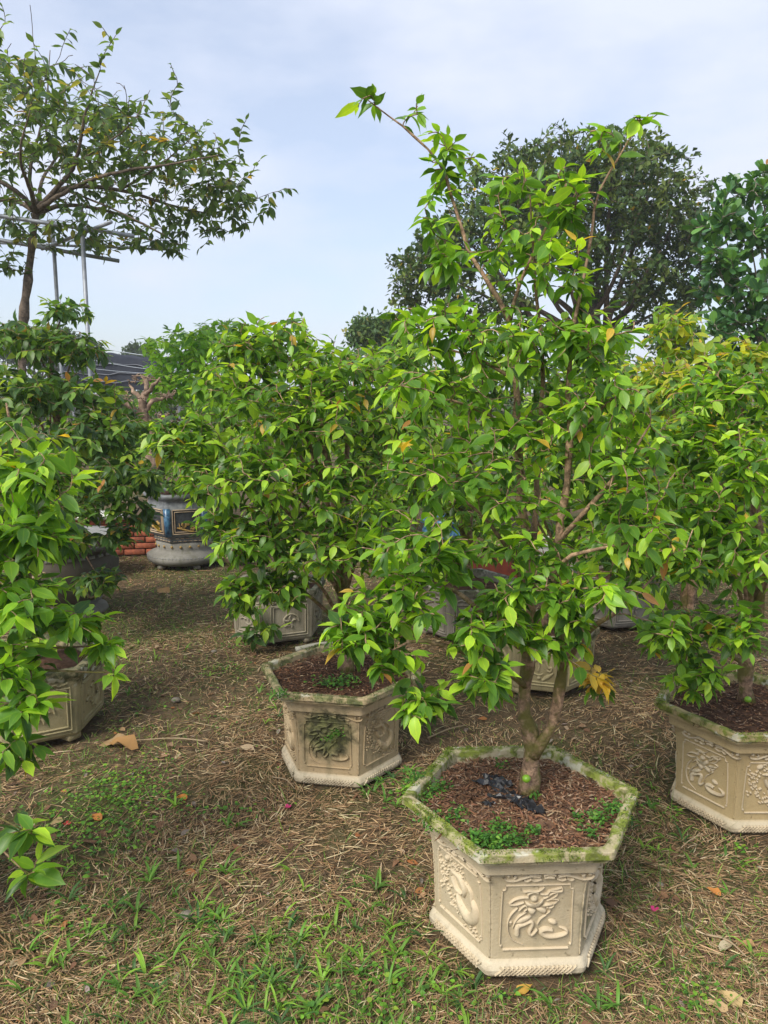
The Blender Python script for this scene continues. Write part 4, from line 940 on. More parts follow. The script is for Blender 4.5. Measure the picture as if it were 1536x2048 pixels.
for k in range(64):
    a = k * 2 * math.pi / 64; mbp.add(*blob((0.344 * math.cos(a), 0.344 * math.sin(a), 0.118), (0.007, 0.007, 0.006), rng, 6, 4, 0.0))
link('pearl_band', mbp.mesh('pearl_band', 'table'), st)
for k in range(5):
    a = -math.pi / 2 + 0.6 + k * 2 * math.pi / 5; link('foot', MB().add(*box((0, 0, 0.021), (0.075, 0.06, 0.042), 0, 0.012)).mesh('stand_foot', 'stone'), st, loc=(0.27 * math.cos(a), 0.27 * math.sin(a), 0), rz=a)
bp = link('blue_pot', None, loc=(px, py, 0.2465), rz=0.30, label='blue and black glazed hexagonal pot with gilt panels on carved stand', category='pot')
PB = [(0.0, 0.27), (0.03, 0.285), (0.06, 0.29), (0.07, 0.318), (0.33, 0.335), (0.345, 0.33), (0.40, 0.32), (0.41, 0.355), (0.45, 0.365)]
V, T = loft([hexring(r, z, rnd=0.02) for z, r in PB] + [hexring(0.32, 0.45, rnd=0.02), hexring(0.31, 0.40, rnd=0.02)], False, True)
body = link('body', MB().add(V, T).mesh('blue_pot_body', 'greyglaze'), bp)
link('soil', soil_mesh(0.312, 0.415, 9, 'soil_dark'), bp)
pr = [(0.0, 0.318), (0.07, 0.3185), (0.33, 0.3355), (0.40, 0.33)]
for k in range(6):
    a = k * math.pi / 3
    cm = MB(); r0, r1 = 0.318, 0.335
    cm.add(*tube([((r0 - .012) * math.cos(a), (r0 - .012) * math.sin(a), 0.075), ((r1 - .012) * math.cos(a), (r1 - .012) * math.sin(a), 0.325)], 0.032, 8)); link('blue_column', cm.mesh('blue_column', 'blue'), body)
    pn = MB(); relief_fill(pn, [(-0.115, 0.09), (0.115, 0.09), (0.115, 0.315), (-0.115, 0.315)], 0.003, k, pr); link('dark_panel', pn.mesh('dark_panel', 'black_glaze'), body)
    fr = MB()
    for ins in (0.0, 0.018):
        a_ = 0.113 - ins; z0, z1 = 0.092 + ins, 0.312 - ins
        for s, e in (((-a_, z0), (a_, z0)), ((a_, z0), (a_, z1)), ((a_, z1), (-a_, z1)), ((-a_, z1), (-a_, z0))): relief_stroke(fr, [s, ((s[0] + e[0]) / 2, (s[1] + e[1]) / 2), e], 0.0042, 0.010, k, pr)
    link('gilt_frame', fr.mesh('gilt_frame', 'rock'), body)
    rl = MB(); rr = np.random.default_rng(k)
    for q in range(9):
        c = rr.uniform((-0.06, 0.12), (0.06, 0.20)); relief_stroke(rl, [c, c + rr.uniform(-.03, .03, 2), c + rr.uniform(-.04, .04, 2)], [0.004, 0.009, 0.003], 0.012, k, pr)
    relief_stroke(rl, [(-0.08, 0.15), (-0.03, 0.135), (0.03, 0.115), (0.075, 0.11)], [0.008, 0.012, 0.006], 0.012, k, pr); link('gilt_relief', rl.mesh('gilt_relief', 'gilt'), body)
    ky = MB()
    for q in range(6):
        for rw in range(2):
            x = -0.115 + q * 0.045 + rw * 0.02; relief_stroke(ky, [(x, 0.018 + rw * 0.026), (x + .016, 0.018 + rw * 0.026), (x + 0.032, 0.018 + rw * 0.026)], 0.004, 0.004, k, [(0.0, 0.272), (0.03, 0.287), (0.06, 0.292)])
    link('key_band', ky.mesh('key_band', 'rock'), body)
# second blue pot and rectangular pots far behind the main trunk
qx, qy = (0.607,7.321)
b2 = link('blue_pot', None, loc=(qx, qy, 0), rz=0.2, label='dark blue glazed pot glimpsed far left of the main trunk', category='pot')
V, T = loft([hexring(r, z, rnd=0.02, k=6) for z, r in [(0, 0.20), (0.03, 0.235), (0.30, 0.25), (0.36, 0.235), (0.37, 0.27), (0.41, 0.275)]] + [hexring(0.23, 0.41, rnd=0.02), hexring(0.22, 0.37, rnd=0.02)], False, True)
link('body', MB().add(V, T).mesh('blue_pot2_body', 'blue'), b2); link('soil', soil_mesh(0.222, 0.375, 19, 'soil_dark'), b2)
for k in range(6): fr = MB(); relief_fill(fr, [(-.085, .06), (.085, .06), (.085, .27), (-.085, .27)], .004, k, [(0.03, 0.235), (0.30, 0.25)]); link('dark_panel', fr.mesh('dark_panel2', 'black_glaze'), b2)
def trough(label, loc, rz, size, body_m, rim_m):
    r_ = link('rectangular_pot', None, loc=loc, rz=rz, label=label, category='pot'); L_, W_, H_ = size
    def ring(s, z): return np.array([(-L_ / 2 * s, -W_ / 2 * s, z), (L_ / 2 * s, -W_ / 2 * s, z), (L_ / 2 * s, W_ / 2 * s, z), (-L_ / 2 * s, W_ / 2 * s, z)])
    V, T = loft([ring(.88, .03), ring(.90, .05), ring(.97, H_ - .045), ring(.9, H_ - .044), ring(.86, H_ * .6)], False, True); link('body', MB().add(V, T).mesh('trough_body', body_m, False), r_)
    V, T = loft([ring(.9, H_ - .043), ring(1.0, H_ - .043), ring(1.03, H_ - .03), ring(1.03, H_), ring(.93, H_), ring(.9, H_ - .043)], False, False); link('rim', MB().add(V, T).mesh('trough_rim', rim_m, False), r_)
    V, T = loft([ring(.905, H_ - .02), ring(.5, H_ - .012), ring(.05, H_ - .005)], True, False); link('soil', MB().add(V, T).mesh('trough_soil', 'soil_dark'), r_)
    for sx in (-1, 1): link('foot', MB().add(*box((0, 0, 0.0155), (0.12, W_ * .8, 0.031), 0, .006)).mesh('trough_foot', body_m), r_, loc=(sx * L_ * .32, 0, 0))
t1x, t1y = (0.924,6.386); trough('dark red rectangular clay pot with pale rim behind the main trunk', (t1x, t1y, 0), 0.05, (0.55, 0.34, 0.30), 'red_glaze', 'rock')
t2x, t2y = (1.342,6.565); trough('white rectangular pot seen between the forked main stems', (t2x, t2y, 0), -0.05, (0.42, 0.30, 0.34), 'whitewash', 'whitewash')

# ------------------------------------------------------------------ trees
def L4(*p): return np.array([(*a, r) for a, r in p])
RX = 1 / 1540.0
def B(c, ru, rv, rd, n): d = c[1]; return (c, (ru * RX * d, rd, rv * RX * d), n)
main_limbs = [
 L4(((0.436,2.170,0.396),0.0348),((0.440,2.170,0.469),0.0280),((0.443,2.170,0.557),0.0257),((0.421,2.180,0.663),0.0204),((0.427,2.200,0.843),0.0178),((0.439,2.240,1.046),0.0159),((0.415,2.270,1.253),0.0136),((0.396,2.280,1.461),0.0117),((0.386,2.300,1.636),0.0102),((0.367,2.300,1.801),0.0084),((0.317,2.320,1.895),0.0072),((0.251,2.340,2.004),0.0061),((0.210,2.360,2.127),0.0049),((0.164,2.380,2.257),0.0040),((0.076,2.400,2.352),0.0032),((-0.004,2.400,2.411),0.0023),((-0.067,2.400,2.455),0.0015)),
 L4(((0.444,2.170,0.525),0.0227),((0.488,2.150,0.598),0.0189),((0.511,2.140,0.742),0.0166),((0.517,2.130,0.852),0.0151),((0.482,2.130,1.015),0.0136),((0.485,2.130,1.160),0.0125),((0.507,2.140,1.330),0.0106),((0.518,2.150,1.469),0.0091),((0.516,2.180,1.634),0.0070),((0.532,2.200,1.799),0.0053),((0.550,2.200,1.907),0.0046),((0.567,2.200,2.026),0.0038),((0.580,2.200,2.130),0.0033),((0.630,2.200,2.220),0.0027),((0.674,2.200,2.293),0.0019),((0.733,2.200,2.336),0.0011)),
 L4(((0.439,2.240,1.046),0.0106),((0.467,2.340,1.258),0.0091),((0.482,2.380,1.531),0.0076),((0.476,2.360,1.726),0.0061),((0.436,2.300,1.920),0.0046),((0.405,2.250,2.155),0.0019)),
 L4(((0.367,2.300,1.801),0.0061),((0.389,2.260,1.915),0.0049),((0.442,2.240,2.033),0.0038),((0.496,2.220,2.148),0.0019)),
 L4(((0.419,2.180,0.738),0.0099),((0.327,2.080,0.833),0.0084),((0.218,1.990,0.907),0.0068),((0.094,1.930,0.963),0.0049),((0.022,1.900,0.946),0.0023)),
 L4(((0.422,2.200,0.843),0.0099),((0.304,2.080,0.950),0.0084),((0.226,2.020,1.045),0.0068),((0.108,1.980,1.111),0.0049),((0.009,1.940,1.134),0.0023)),
 L4(((0.435,2.230,1.003),0.0076),((0.347,2.150,1.164),0.0064),((0.272,2.100,1.265),0.0049),((0.151,2.060,1.360),0.0023)),
 L4(((0.512,2.130,0.807),0.0084),((0.578,2.060,0.956),0.0076),((0.646,2.000,1.034),0.0053),((0.714,1.980,1.124),0.0023)),
 L4(((0.485,2.130,1.175),0.0084),((0.562,2.080,1.296),0.0068),((0.637,2.050,1.402),0.0053),((0.694,2.020,1.516),0.0023)),
 L4(((0.518,2.150,1.469),0.0061),((0.590,2.120,1.552),0.0049),((0.674,2.120,1.646),0.0023)),
 L4(((0.396,2.280,1.461),0.0068),((0.296,2.220,1.536),0.0057),((0.187,2.200,1.579),0.0038),((0.088,2.200,1.579),0.0019)),
 L4(((0.386,2.300,1.636),0.0061),((0.282,2.300,1.694),0.0046),((0.152,2.340,1.739),0.0023)),
 L4(((0.479,2.130,1.015),0.0076),((0.485,2.020,1.156),0.0061),((0.545,1.950,1.198),0.0046),((0.625,1.920,1.223),0.0023)),
]
main_blobs = [B((-0.051,2.400,2.425),26,22,.05,1), B((0.093,2.400,2.411),18,22,.05,1), B((0.170,2.380,2.319),50,30,.07,2), B((0.200,2.370,2.240),55,40,.08,3), B((0.164,2.360,2.113),45,60,.1,4), B((0.179,2.350,1.984),40,40,.08,3),
 B((0.693,2.200,2.318),34,18,.05,1), B((0.601,2.200,2.277),38,32,.07,1.6), B((0.406,2.250,2.142),95,48,.2,8), B((0.520,2.200,2.104),50,50,.12,4), B((0.376,2.300,2.004),120,60,.22,10), B((0.513,2.200,1.933),60,80,.18,6),
 B((0.165,2.320,1.795),100,60,.22,17), B((0.365,2.280,1.736),150,70,.28,26), B((0.575,2.200,1.758),80,60,.22,14), B((0.160,2.220,1.592),120,70,.25,18), B((0.580,2.140,1.579),100,80,.25,16), B((0.373,2.200,1.494),120,80,.2,14),
 B((0.155,2.120,1.402),120,80,.2,18), B((0.633,2.060,1.407),110,90,.25,18), B((0.656,1.980,1.245),110,70,.22,17), B((0.069,2.000,1.214),100,70,.2,14), B((0.361,2.100,1.293),110,60,.15,10),
 B((-0.037,1.950,1.024),80,60,.14,14), B((0.068,1.970,1.073),80,60,.15,12), B((0.108,1.920,0.803),55,38,.08,8), B((0.258,1.930,0.874),60,52,.10,11), B((0.430,2.000,1.065),80,45,.1,9), B((0.469,2.030,0.915),70,26,.08,5), B((0.580,2.020,0.819),28,38,.06,4),
 B((0.315,2.030,1.043),60,55,.1,9), B((0.029,1.920,0.926),60,40,.1,8), B((0.562,1.950,1.091),80,50,.12,9), B((0.735,1.980,0.988),40,40,.08,5), B((0.226,1.950,0.983),60,40,.1,7), B((0.366,2.000,0.968),50,40,.08,6), B((0.500,2.000,0.995),45,34,.08,4), B((0.175,2.000,1.174),80,50,.12,9), B((-0.088,1.930,0.976),50,40,.08,6), B((0.396,2.050,1.177),70,40,.1,6)]
tree('ornamental_tree', 'slender forked tree with long upper shoots growing from the nearest cream planter', 'tree', (0.435,2.170,0.400), main_limbs, main_blobs, 'main', 101, 'small leafy trees grown in planters', dens=4.7, gap=0.020, bear=0.27, size=0.052, young=0.32, odd=0.014, droop=0.42, spots=[((0.579,2.020,0.848), .05, (0.50, 0.36, 0.045))])

def auto_limbs(base, top, centres, rng, r0=0.03, lean=0.0, forks=3):
    """trunk with a few stems, each limb bending from a stem to a crown clump"""
    base = np.array(base, float); top = np.array(top, float); top = base + (top - base) * 0.86; H_ = top - base; limbs = []
    mid = base + H_ * 0.5 + rng.normal(0, .03, 3); limbs.append(np.array([(*base, r0 * 1.15), (*(base + H_ * .12), r0), (*mid, r0 * .72), (*(base + H_ * .8 + rng.normal(0, .03, 3)), r0 * .45), (*top, r0 * .16)]))
    s = base + H_ * 0.18; t2 = top + rng.normal(0, .18, 3) - np.array((0, 0, .12)); limbs.append(np.array([(*s, r0 * .75), (*((s + t2) / 2 + rng.normal(0, .06, 3)), r0 * .5), (*t2, r0 * .14)]))
    for c in centres:
        c = np.array(c, float); f = np.clip((c[2] - base[2]) / max(H_[2], .1) * 0.6 - 0.05, 0.12, 0.85); a = base + H_ * f
        a = a if f < .5 else mid + (top - mid) * (f - .5) * 2
        m1 = a * .5 + c * .5 + np.array((0, 0, .04 + .1 * np.linalg.norm((c - a)[:2]))) + rng.normal(0, .03, 3)
        limbs.append(np.array([(*a, r0 * .36 * (1 - .4 * f)), (*m1, r0 * .2), (*c, r0 * .06)]))
    return limbs
def potted(name, label, base, top, blobs, pal, seed, r0=0.03, **kw):
    rng = np.random.default_rng(seed + 1000)
    return tree(name, label, kw.pop('cat', 'tree'), base, auto_limbs(base, top, [b[0] for b in blobs], rng, r0), blobs, pal, seed, kw.pop('group', 'small leafy trees grown in planters'), **kw)

potted('ornamental_tree', 'dense bushy tree in the stained planter, centre left', (-0.16,3.2,0.40), (-0.264,3.250,1.854),
 [B((-0.429,3.250,1.813),110,50,.25,26), B((-0.159,3.200,1.690),130,50,.3,28), B((-0.590,3.200,1.630),90,55,.3,26), B((-0.325,3.000,1.513),150,80,.3,44), B((0.025,3.200,1.467),110,80,.3,28), B((-0.739,3.100,1.411),90,60,.25,26), B((-0.461,2.850,1.278),120,70,.22,36), B((-0.129,2.900,1.234),120,80,.28,32),
  B((-0.505,2.850,1.050),80,60,.2,22), B((-0.241,2.850,1.031),100,70,.25,28), B((-0.395,2.850,0.876),80,35,.16,16), B((-0.558,2.800,0.850),45,40,.1,8), B((-0.016,3.100,1.002),80,80,.25,20), B((-0.879,3.100,1.431),40,40,.12,7), B((-0.721,3.000,1.261),50,45,.15,10), B((-0.656,2.950,1.110),40,40,.12,7), B((-0.616,3.250,1.793),50,30,.15,8)],
 'green', 102, 0.030, dens=5.6, gap=0.020, bear=0.25, size=0.054, young=0.46, odd=0.008, droop=0.4)
potted('ornamental_tree', 'leafy tree with yellowish top in the planter at the right edge', (1.42,2.87,0.40), (1.321,2.850,1.840),
 [B((1.207,2.800,1.608),110,60,.25,26), B((1.070,2.700,1.435),90,70,.25,24), B((1.215,2.550,1.362),90,80,.25,26), B((1.058,2.550,1.227),90,70,.22,22), B((0.998,2.500,1.067),80,60,.2,18), B((1.179,2.500,1.084),80,70,.2,20), B((0.963,2.500,0.809),55,60,.12,12), B((1.077,2.550,0.650),60,55,.12,11), B((1.140,2.450,0.842),60,60,.15,14),
  B((1.504,2.800,1.483),100,150,.3,24), B((1.523,2.700,1.043),100,120,.3,20)],
 'main', 103, 0.028, dens=5.8, gap=0.020, bear=0.26, size=0.053, young=0.36, odd=0.016, droop=0.45)
potted('ornamental_tree', 'yellowing leafy tree behind the right edge planter', (1.62,3.95,0.0), (1.602,4.000,1.912),
 [B((1.449,4.000,1.937),60,40,.2,14), B((1.663,4.000,1.763),110,50,.3,34), B((1.378,3.900,1.661),80,50,.3,26), B((1.871,4.000,1.713),90,50,.3,24), B((1.549,3.800,1.466),130,70,.3,34), B((1.427,3.900,1.235),80,70,.3,20), B((1.853,3.900,1.311),80,90,.3,18)],
 'yellow', 104, 0.032, dens=4.0, size=0.066, young=0.5, odd=0.05, droop=0.6)
potted('ornamental_tree', 'nearest left tree reaching in from the left edge with large leaves', (-1.58,2.04,0.40), (-1.55,2.1,1.75),
 [B((-1.040,2.250,1.345),90,60,.15,15), B((-1.073,2.200,1.176),90,60,.15,15), B((-1.013,2.300,1.187),70,50,.12,8), B((-1.047,2.150,1.010),80,50,.15,12), B((-0.935,2.250,0.912),70,32,.1,9), B((-0.855,2.250,0.841),22,26,.05,3), B((-1.051,2.100,0.833),60,50,.12,9), B((-1.006,2.050,0.734),60,36,.1,6), B((-1.019,2.000,0.624),40,36,.1,4), B((-0.975,1.920,0.434),40,26,.05,1.6), B((-0.961,1.900,0.315),40,30,.05,2), B((-1.235,2.100,1.167),120,200,.25,22), B((-1.220,2.000,0.697),100,150,.2,14), B((-0.811,2.200,0.773),10,10,.03,1)],
 'main', 105, 0.03, size=0.073, dens=3.6, gap=0.025, young=0.32, odd=0.02, droop=0.45)
potted('ornamental_tree', 'shaded low tree standing in the olive cement planter at left', (-1.70,3.55,0.33), (-1.75,3.6,1.75),
 [B((-1.608,3.500,1.341),90,70,.25,20), B((-1.487,3.500,1.112),70,60,.25,16), B((-1.748,3.500,0.995),90,90,.25,22), B((-1.630,3.400,0.713),70,60,.2,14), B((-1.595,3.200,0.521),60,40,.15,9), B((-1.992,3.500,1.112),100,160,.3,20)],
 'green', 106, 0.028, size=0.082, young=0.2, odd=0.02, droop=0.6, n_leaf=220)
potted('ornamental_tree', 'dark leafy tree with orange new shoots in the dark urn', (ux, uy, 0.49), (-2.135,5.100,2.124),
 [B((-2.054,5.100,2.124),45,24,.2,10), B((-2.293,5.100,1.935),90,45,.35,30), B((-2.006,5.100,1.871),70,40,.3,18), B((-2.335,5.000,1.615),110,60,.4,40), B((-1.952,5.000,1.583),100,50,.35,32), B((-1.702,4.900,1.396),90,40,.3,26), B((-2.046,4.800,1.307),130,60,.35,40), B((-1.617,4.700,1.130),80,40,.3,20), B((-1.873,4.700,0.944),110,50,.3,26), B((-2.230,4.800,0.899),90,60,.3,24), B((-1.798,4.750,0.426),55,26,.2,9), B((-1.567,4.700,0.913),40,26,.15,5), B((-1.920,4.700,0.693),90,30,.25,16), B((-1.451,4.750,1.063),34,34,.15,8), B((-1.510,4.750,0.811),26,22,.12,4), B((-1.656,4.750,0.716),34,26,.15,7)],
 'dark', 107, 0.04, size=0.076, dens=4.4, young=0.3, odd=0.06, droop=0.55)
potted('ornamental_tree', 'pale lime bush far behind, left of the dense bushy tree', (-2.073,8.600,0.457), (-2.010,8.600,2.165),
 [B((-2.123,8.600,2.058),90,45,.6,60), B((-1.791,8.600,2.165),70,40,.5,40), B((-2.274,8.500,1.732),60,50,.5,45), B((-1.821,8.400,1.625),90,60,.6,60), B((-2.447,8.500,1.517),30,30,.4,14)],
 'lime', 108, 0.05, size=0.09, dens=3.4, bear=0.4, young=0.4, odd=0.0, leafset='acute_lo', n_leaf=220, group='trees further back in the yard')
potted('ornamental_tree', 'leafy tree in the grey carved planter, hidden behind the dense bushy tree', (gx, gy, 0.33), (gx + .1, gy, 1.85),
 [B((-0.796,4.600,1.408),130,90,.3,36), B((-0.385,4.700,1.673),140,70,.3,40), B((-1.021,4.500,1.120),70,60,.25,16), B((-0.630,4.600,0.805),130,80,.3,26), B((-0.743,4.700,1.791),80,40,.25,16)],
 'green', 109, 0.035, dens=4.4, size=0.068, young=0.3, odd=0.01, n_leaf=120)
potted('ornamental_tree', 'leafy tree in the slate planter left of the main trunk', (gx2, gy2, 0.33), (gx2 - .05, gy2, 1.95),
 [B((0.100,4.900,1.800),100,45,.35,40), B((0.415,4.900,1.614),110,60,.4,44), B((-0.025,4.800,1.492),100,60,.4,36), B((0.342,4.700,1.252),130,80,.4,46), B((0.006,4.700,1.006),90,70,.35,26), B((0.530,4.700,0.944),90,60,.3,22), B((-0.118,4.800,1.245),70,70,.3,18), B((0.665,4.900,1.676),90,50,.35,26), B((0.737,5.000,1.897),70,36,.3,14), B((0.560,4.650,0.656),70,30,.2,10), B((0.342,4.600,0.557),60,30,.2,7)],
 'green', 110, 0.035, dens=4.4, size=0.068, young=0.35, odd=0.02, n_leaf=200)
potted('ornamental_tree', 'leafy tree in the dim planter right behind the forked main trunk', (gx3, gy3, 0.31), (gx3 + .15, gy3 + .1, 1.75),
 [B((1.065,4.000,1.407),110,70,.3,30), B((0.866,4.000,1.174),80,80,.3,20), B((1.255,3.900,1.107),100,80,.3,28), B((1.060,3.800,0.867),120,60,.3,24), B((1.318,3.800,0.739),70,60,.25,16), B((0.621,4.100,1.136),70,60,.25,12), B((0.624,3.900,0.835),60,34,.15,9), B((0.824,3.850,0.701),50,30,.15,6)],
 'green', 111, 0.030, dens=4.4, size=0.068, young=0.3, odd=0.02, n_leaf=200)
potted('ornamental_tree', 'leafy tree in the far slate planter right of the main trunk', (gx4, gy4, 0.33), (gx4, gy4, 1.95),
 [B((1.435,5.200,1.747),110,50,.4,34), B((1.778,5.200,1.549),100,60,.4,30), B((1.595,5.100,1.223),140,80,.4,40), B((2.036,5.100,1.056),90,80,.35,24), B((1.754,5.000,0.703),120,70,.35,30), B((1.210,5.200,1.549),60,60,.3,14), B((2.163,5.000,0.500),80,60,.3,16), B((1.058,5.300,1.683),80,50,.35,24), B((1.388,5.300,1.915),70,36,.3,14)],
 'green', 112, 0.035, dens=4.4, size=0.068, young=0.3, odd=0.02, n_leaf=160)
potted('ornamental_tree', 'low dark bush growing in the blue pot', (px, py, 0.66), (px + .05, py + .1, 1.2),
 [B((-1.905,6.700,1.104),60,30,.3,14), B((-1.513,6.700,1.104),70,40,.3,18), B((-1.672,6.600,0.853),80,26,.3,18), B((-2.198,6.800,1.097),50,30,.3,12)],
 'green', 113, 0.03, size=0.085, n_leaf=80)
potted('ornamental_tree', 'bush filling the gap behind the pots at far left', (-3.6, 8.6, 0.0), (-3.5, 8.6, 1.5),
 [B((-3.952,8.600,0.964),130,60,.5,50), B((-3.108,8.600,1.075),110,50,.5,40), B((-3.548,8.500,0.526),130,40,.5,36), B((-2.537,8.700,0.786),70,40,.5,20), B((-2.938,8.800,1.346),60,40,.4,14)],
 'dark', 114, 0.04, size=0.11, bear=0.35, leafset='acute_lo', n_leaf=0, dens=2.6, group='trees further back in the yard')
potted('ornamental_tree', 'bush behind the red and white pots in the far centre', (0.6, 8.6, 0.0), (0.6, 8.6, 1.7),
 [B((-0.371,8.400,0.978),150,90,.6,60), B((0.740,8.600,0.683),150,80,.6,60), B((1.741,8.600,0.964),140,110,.6,60), B((2.872,8.600,0.683),150,110,.6,60), B((1.345,8.800,0.080),160,30,.5,24)],
 'green', 115, 0.05, size=0.12, bear=0.4, leafset='acute_lo', n_leaf=0, dens=2.6, group='trees further back in the yard')
potted('ornamental_tree', 'bush behind the yellowing tree at far right', (3.6, 8.0, 0.0), (3.6, 8.0, 1.7),
 [B((3.281,8.000,1.008),120,110,.6,60), B((3.839,8.000,0.484),110,110,.6,50), B((3.977,8.000,1.420),90,70,.6,40), B((3.268,7.600,0.236),120,60,.5,34)],
 'green', 116, 0.05, size=0.12, bear=0.4, leafset='acute_lo', n_leaf=0, dens=2.6, group='trees further back in the yard')

# umbrella-crowned tree on its pipe frame
D = 7.6
ub = np.array((-3.657,7.600,0.134)); ub[2] = 0
fork = (-3.278,7.600,3.274)
ul = [L4((tuple(ub), 0.0578), ((-3.501,7.600,2.004), 0.0462), ((-3.397,7.600,2.659), 0.0408), ((-3.324,7.600,3.025), 0.0374), (fork, 0.0360)),
      L4((fork, 0.0302), ((-3.004,7.400,3.426), 0.0231), ((-2.733,7.200,3.586), 0.0177), ((-2.547,7.000,3.934), 0.0109), ((-2.399,7.000,4.290), 0.0041)),
      L4((fork, 0.0288), ((-3.030,7.700,3.522), 0.0231), ((-2.541,7.800,3.524), 0.0177), ((-2.092,7.900,3.410), 0.0122), ((-1.655,7.900,3.340), 0.0061), ((-1.088,7.900,3.526), 0.0020)),
      L4((fork, 0.0259), ((-2.922,7.300,3.358), 0.0204), ((-2.438,7.100,3.476), 0.0150), ((-1.883,7.000,3.531), 0.0095), ((-1.407,7.000,3.612), 0.0041)),
      L4((fork, 0.0259), ((-3.059,8.000,3.433), 0.0190), ((-2.565,8.300,3.354), 0.0136), ((-2.162,8.500,3.143), 0.0068), ((-2.058,8.500,3.092), 0.0027)),
      L4((fork, 0.0259), ((-3.370,7.400,3.426), 0.0204), ((-3.716,7.300,3.572), 0.0150), ((-4.196,7.200,3.545), 0.0068)), L4((fork, 0.0259), ((-3.653,7.900,3.456), 0.0204), ((-4.301,8.100,3.455), 0.0136), ((-4.907,8.200,3.527), 0.0054)),
      L4((fork, 0.0259), ((-3.438,7.900,3.734), 0.0177), ((-3.297,8.000,4.313), 0.0109), ((-3.212,8.000,4.853), 0.0034)), L4((fork, 0.0216), ((-3.504,8.400,3.820), 0.0163), ((-3.362,8.900,4.313), 0.0102), ((-2.902,9.200,4.615), 0.0041)), L4((fork, 0.0216), ((-3.058,7.000,3.327), 0.0163), ((-2.856,6.400,3.440), 0.0102), ((-2.668,6.200,3.703), 0.0041)),
      L4(((-2.541,7.800,3.524), 0.0122), ((-2.091,7.600,3.697), 0.0082), ((-1.706,7.600,4.004), 0.0027)), L4(((-3.031,7.700,3.500), 0.0122), ((-2.399,7.200,3.207), 0.0082), ((-1.908,7.000,2.954), 0.0034)), L4(((-2.733,7.200,3.586), 0.0109), ((-2.167,7.000,3.854), 0.0068), ((-1.984,7.000,4.133), 0.0020))]
ublob = [B((-3.264,7.600,4.264),150,70,1.3,44), B((-2.626,7.600,4.134),110,70,1.2,36), B((-2.176,7.600,3.873),110,60,1.1,36), B((-1.742,7.700,3.680),90,60,.9,38), B((-3.016,7.600,3.829),140,60,1.4,50), B((-2.463,7.700,3.454),150,55,1.0,40), B((-1.482,7.800,3.524),50,40,.5,14),
 B((-3.524,7.600,3.251),90,70,.9,26), B((-2.781,7.600,3.071),140,30,.9,18), B((-1.900,7.900,3.316),80,40,.6,14), B((-4.032,7.600,3.916),120,120,1.2,50), B((-3.433,7.600,4.478),90,40,.9,20), B((-3.512,7.500,2.781),36,24,.3,5), B((-2.188,8.200,3.089),40,22,.4,4), B((-1.608,7.900,3.270),60,24,.5,9), B((-1.309,7.900,3.456),40,26,.4,6), B((-2.274,7.800,3.063),80,20,.6,8), B((-1.678,7.800,3.433),60,40,.6,8)]
uex = [(-2.359,7.000,4.621), (-2.249,7.000,4.563), (-3.185,7.000,4.775), (-3.173,7.000,4.660), (-1.849,7.200,4.407), (-1.799,7.200,4.246), (-1.277,7.600,4.091), (-1.187,7.800,3.797), (-0.902,7.900,3.558), (-1.460,7.900,3.316), (-1.648,8.200,3.187), (-1.905,8.300,3.082), (-1.896,7.400,4.277), (-1.612,7.500,4.058), (-2.783,7.400,4.773), (-3.123,7.400,4.977)]
tree('umbrella_tree', 'tall tree with flat spreading crown propped on grey pipes, upper left', 'tree', tuple(ub), ul, ublob, 'olive', 120, extra=uex, size=0.098, bark='bark_grey', bear=0.26, gap=0.036, dens=3.9, bare=0.28, young=0.05, odd=0.012, droop=0.35, grow_kw=dict(step=.09, tipr=.003, bow=.3, sag=-.3), trunk_first=1)
fr = link('pipe_frame', None, loc=(ub[0], 7.6, 0), label='grey galvanised pipe frame propping up the flat tree crown', category='pipe frame')
o0 = np.array((ub[0], 7.6, 0))
def pipe(nm, a, b, r=0.019): link(nm, MB().add(*tube([np.array(a) - o0, np.array(b) - o0], r, 10)).mesh('pipe', 'galv'), fr)
for a in ((-2.723,7.250,3.197), (-3.337,8.100,3.167), (-3.744,7.300,3.229), (-4.422,8.100,3.216)): pipe('post', (a[0], a[1], 0), (a[0], a[1], a[2] + .05))
pipe('rail', (-4.145,7.220,3.262), (-2.247,7.220,2.988)); pipe('rail', (-4.682,8.120,3.258), (-2.692,8.120,2.918), .02); pipe('rail', (-3.500,8.200,3.049), (-2.356,6.950,3.052), .017); pipe('rail', (-4.647,8.300,3.107), (-3.457,7.000,3.204), .022)
pipe('rail', (-4.856,8.400,3.175), (-2.139,8.400,3.075), .013)

# big round tree
bb = np.array((3.808,14.000,0.108)); bb[2] = 0
rng = np.random.default_rng(131); bl = []
bl.append(L4((tuple(bb), .20), ((3.725,14.000,1.463), .17), ((3.667,14.000,2.432), .15), ((3.603,14.000,3.551), .09), ((3.306,14.000,4.889), .03)))
for k, (u, v, d) in enumerate(((900,470,13.5),(1000,380,13.2),(1100,330,13.4),(1200,310,13.6),(1290,330,13.6),(1340,430,13.8),(1400,480,14.2),(840,540,14.0),(1060,430,12.6),(1260,440,12.6),(960,520,12.8),(1380,590,14.0),(1150,350,15.2),(1300,520,12.8),(1020,450,15.0),(1230,400,15.2))):
    e = np.array(((u - 768) / 1540 * d * 1.0, d, 0)); q = np.array((1.6 + (784.6 - v) / 1540 * d * 1.015)); e[2] = q
    s = np.array((3.670,14.000,2.345)) + rng.normal(0, .12, 3); m = s * .5 + e * .5 + np.array((0, 0, -.15)) + rng.normal(0, .12, 3)
    bl.append(np.array([(*s, .06), (*(s * .8 + e * .2 + np.array((0, 0, .1))), .05), (*m, .035), (*e, .010)]))
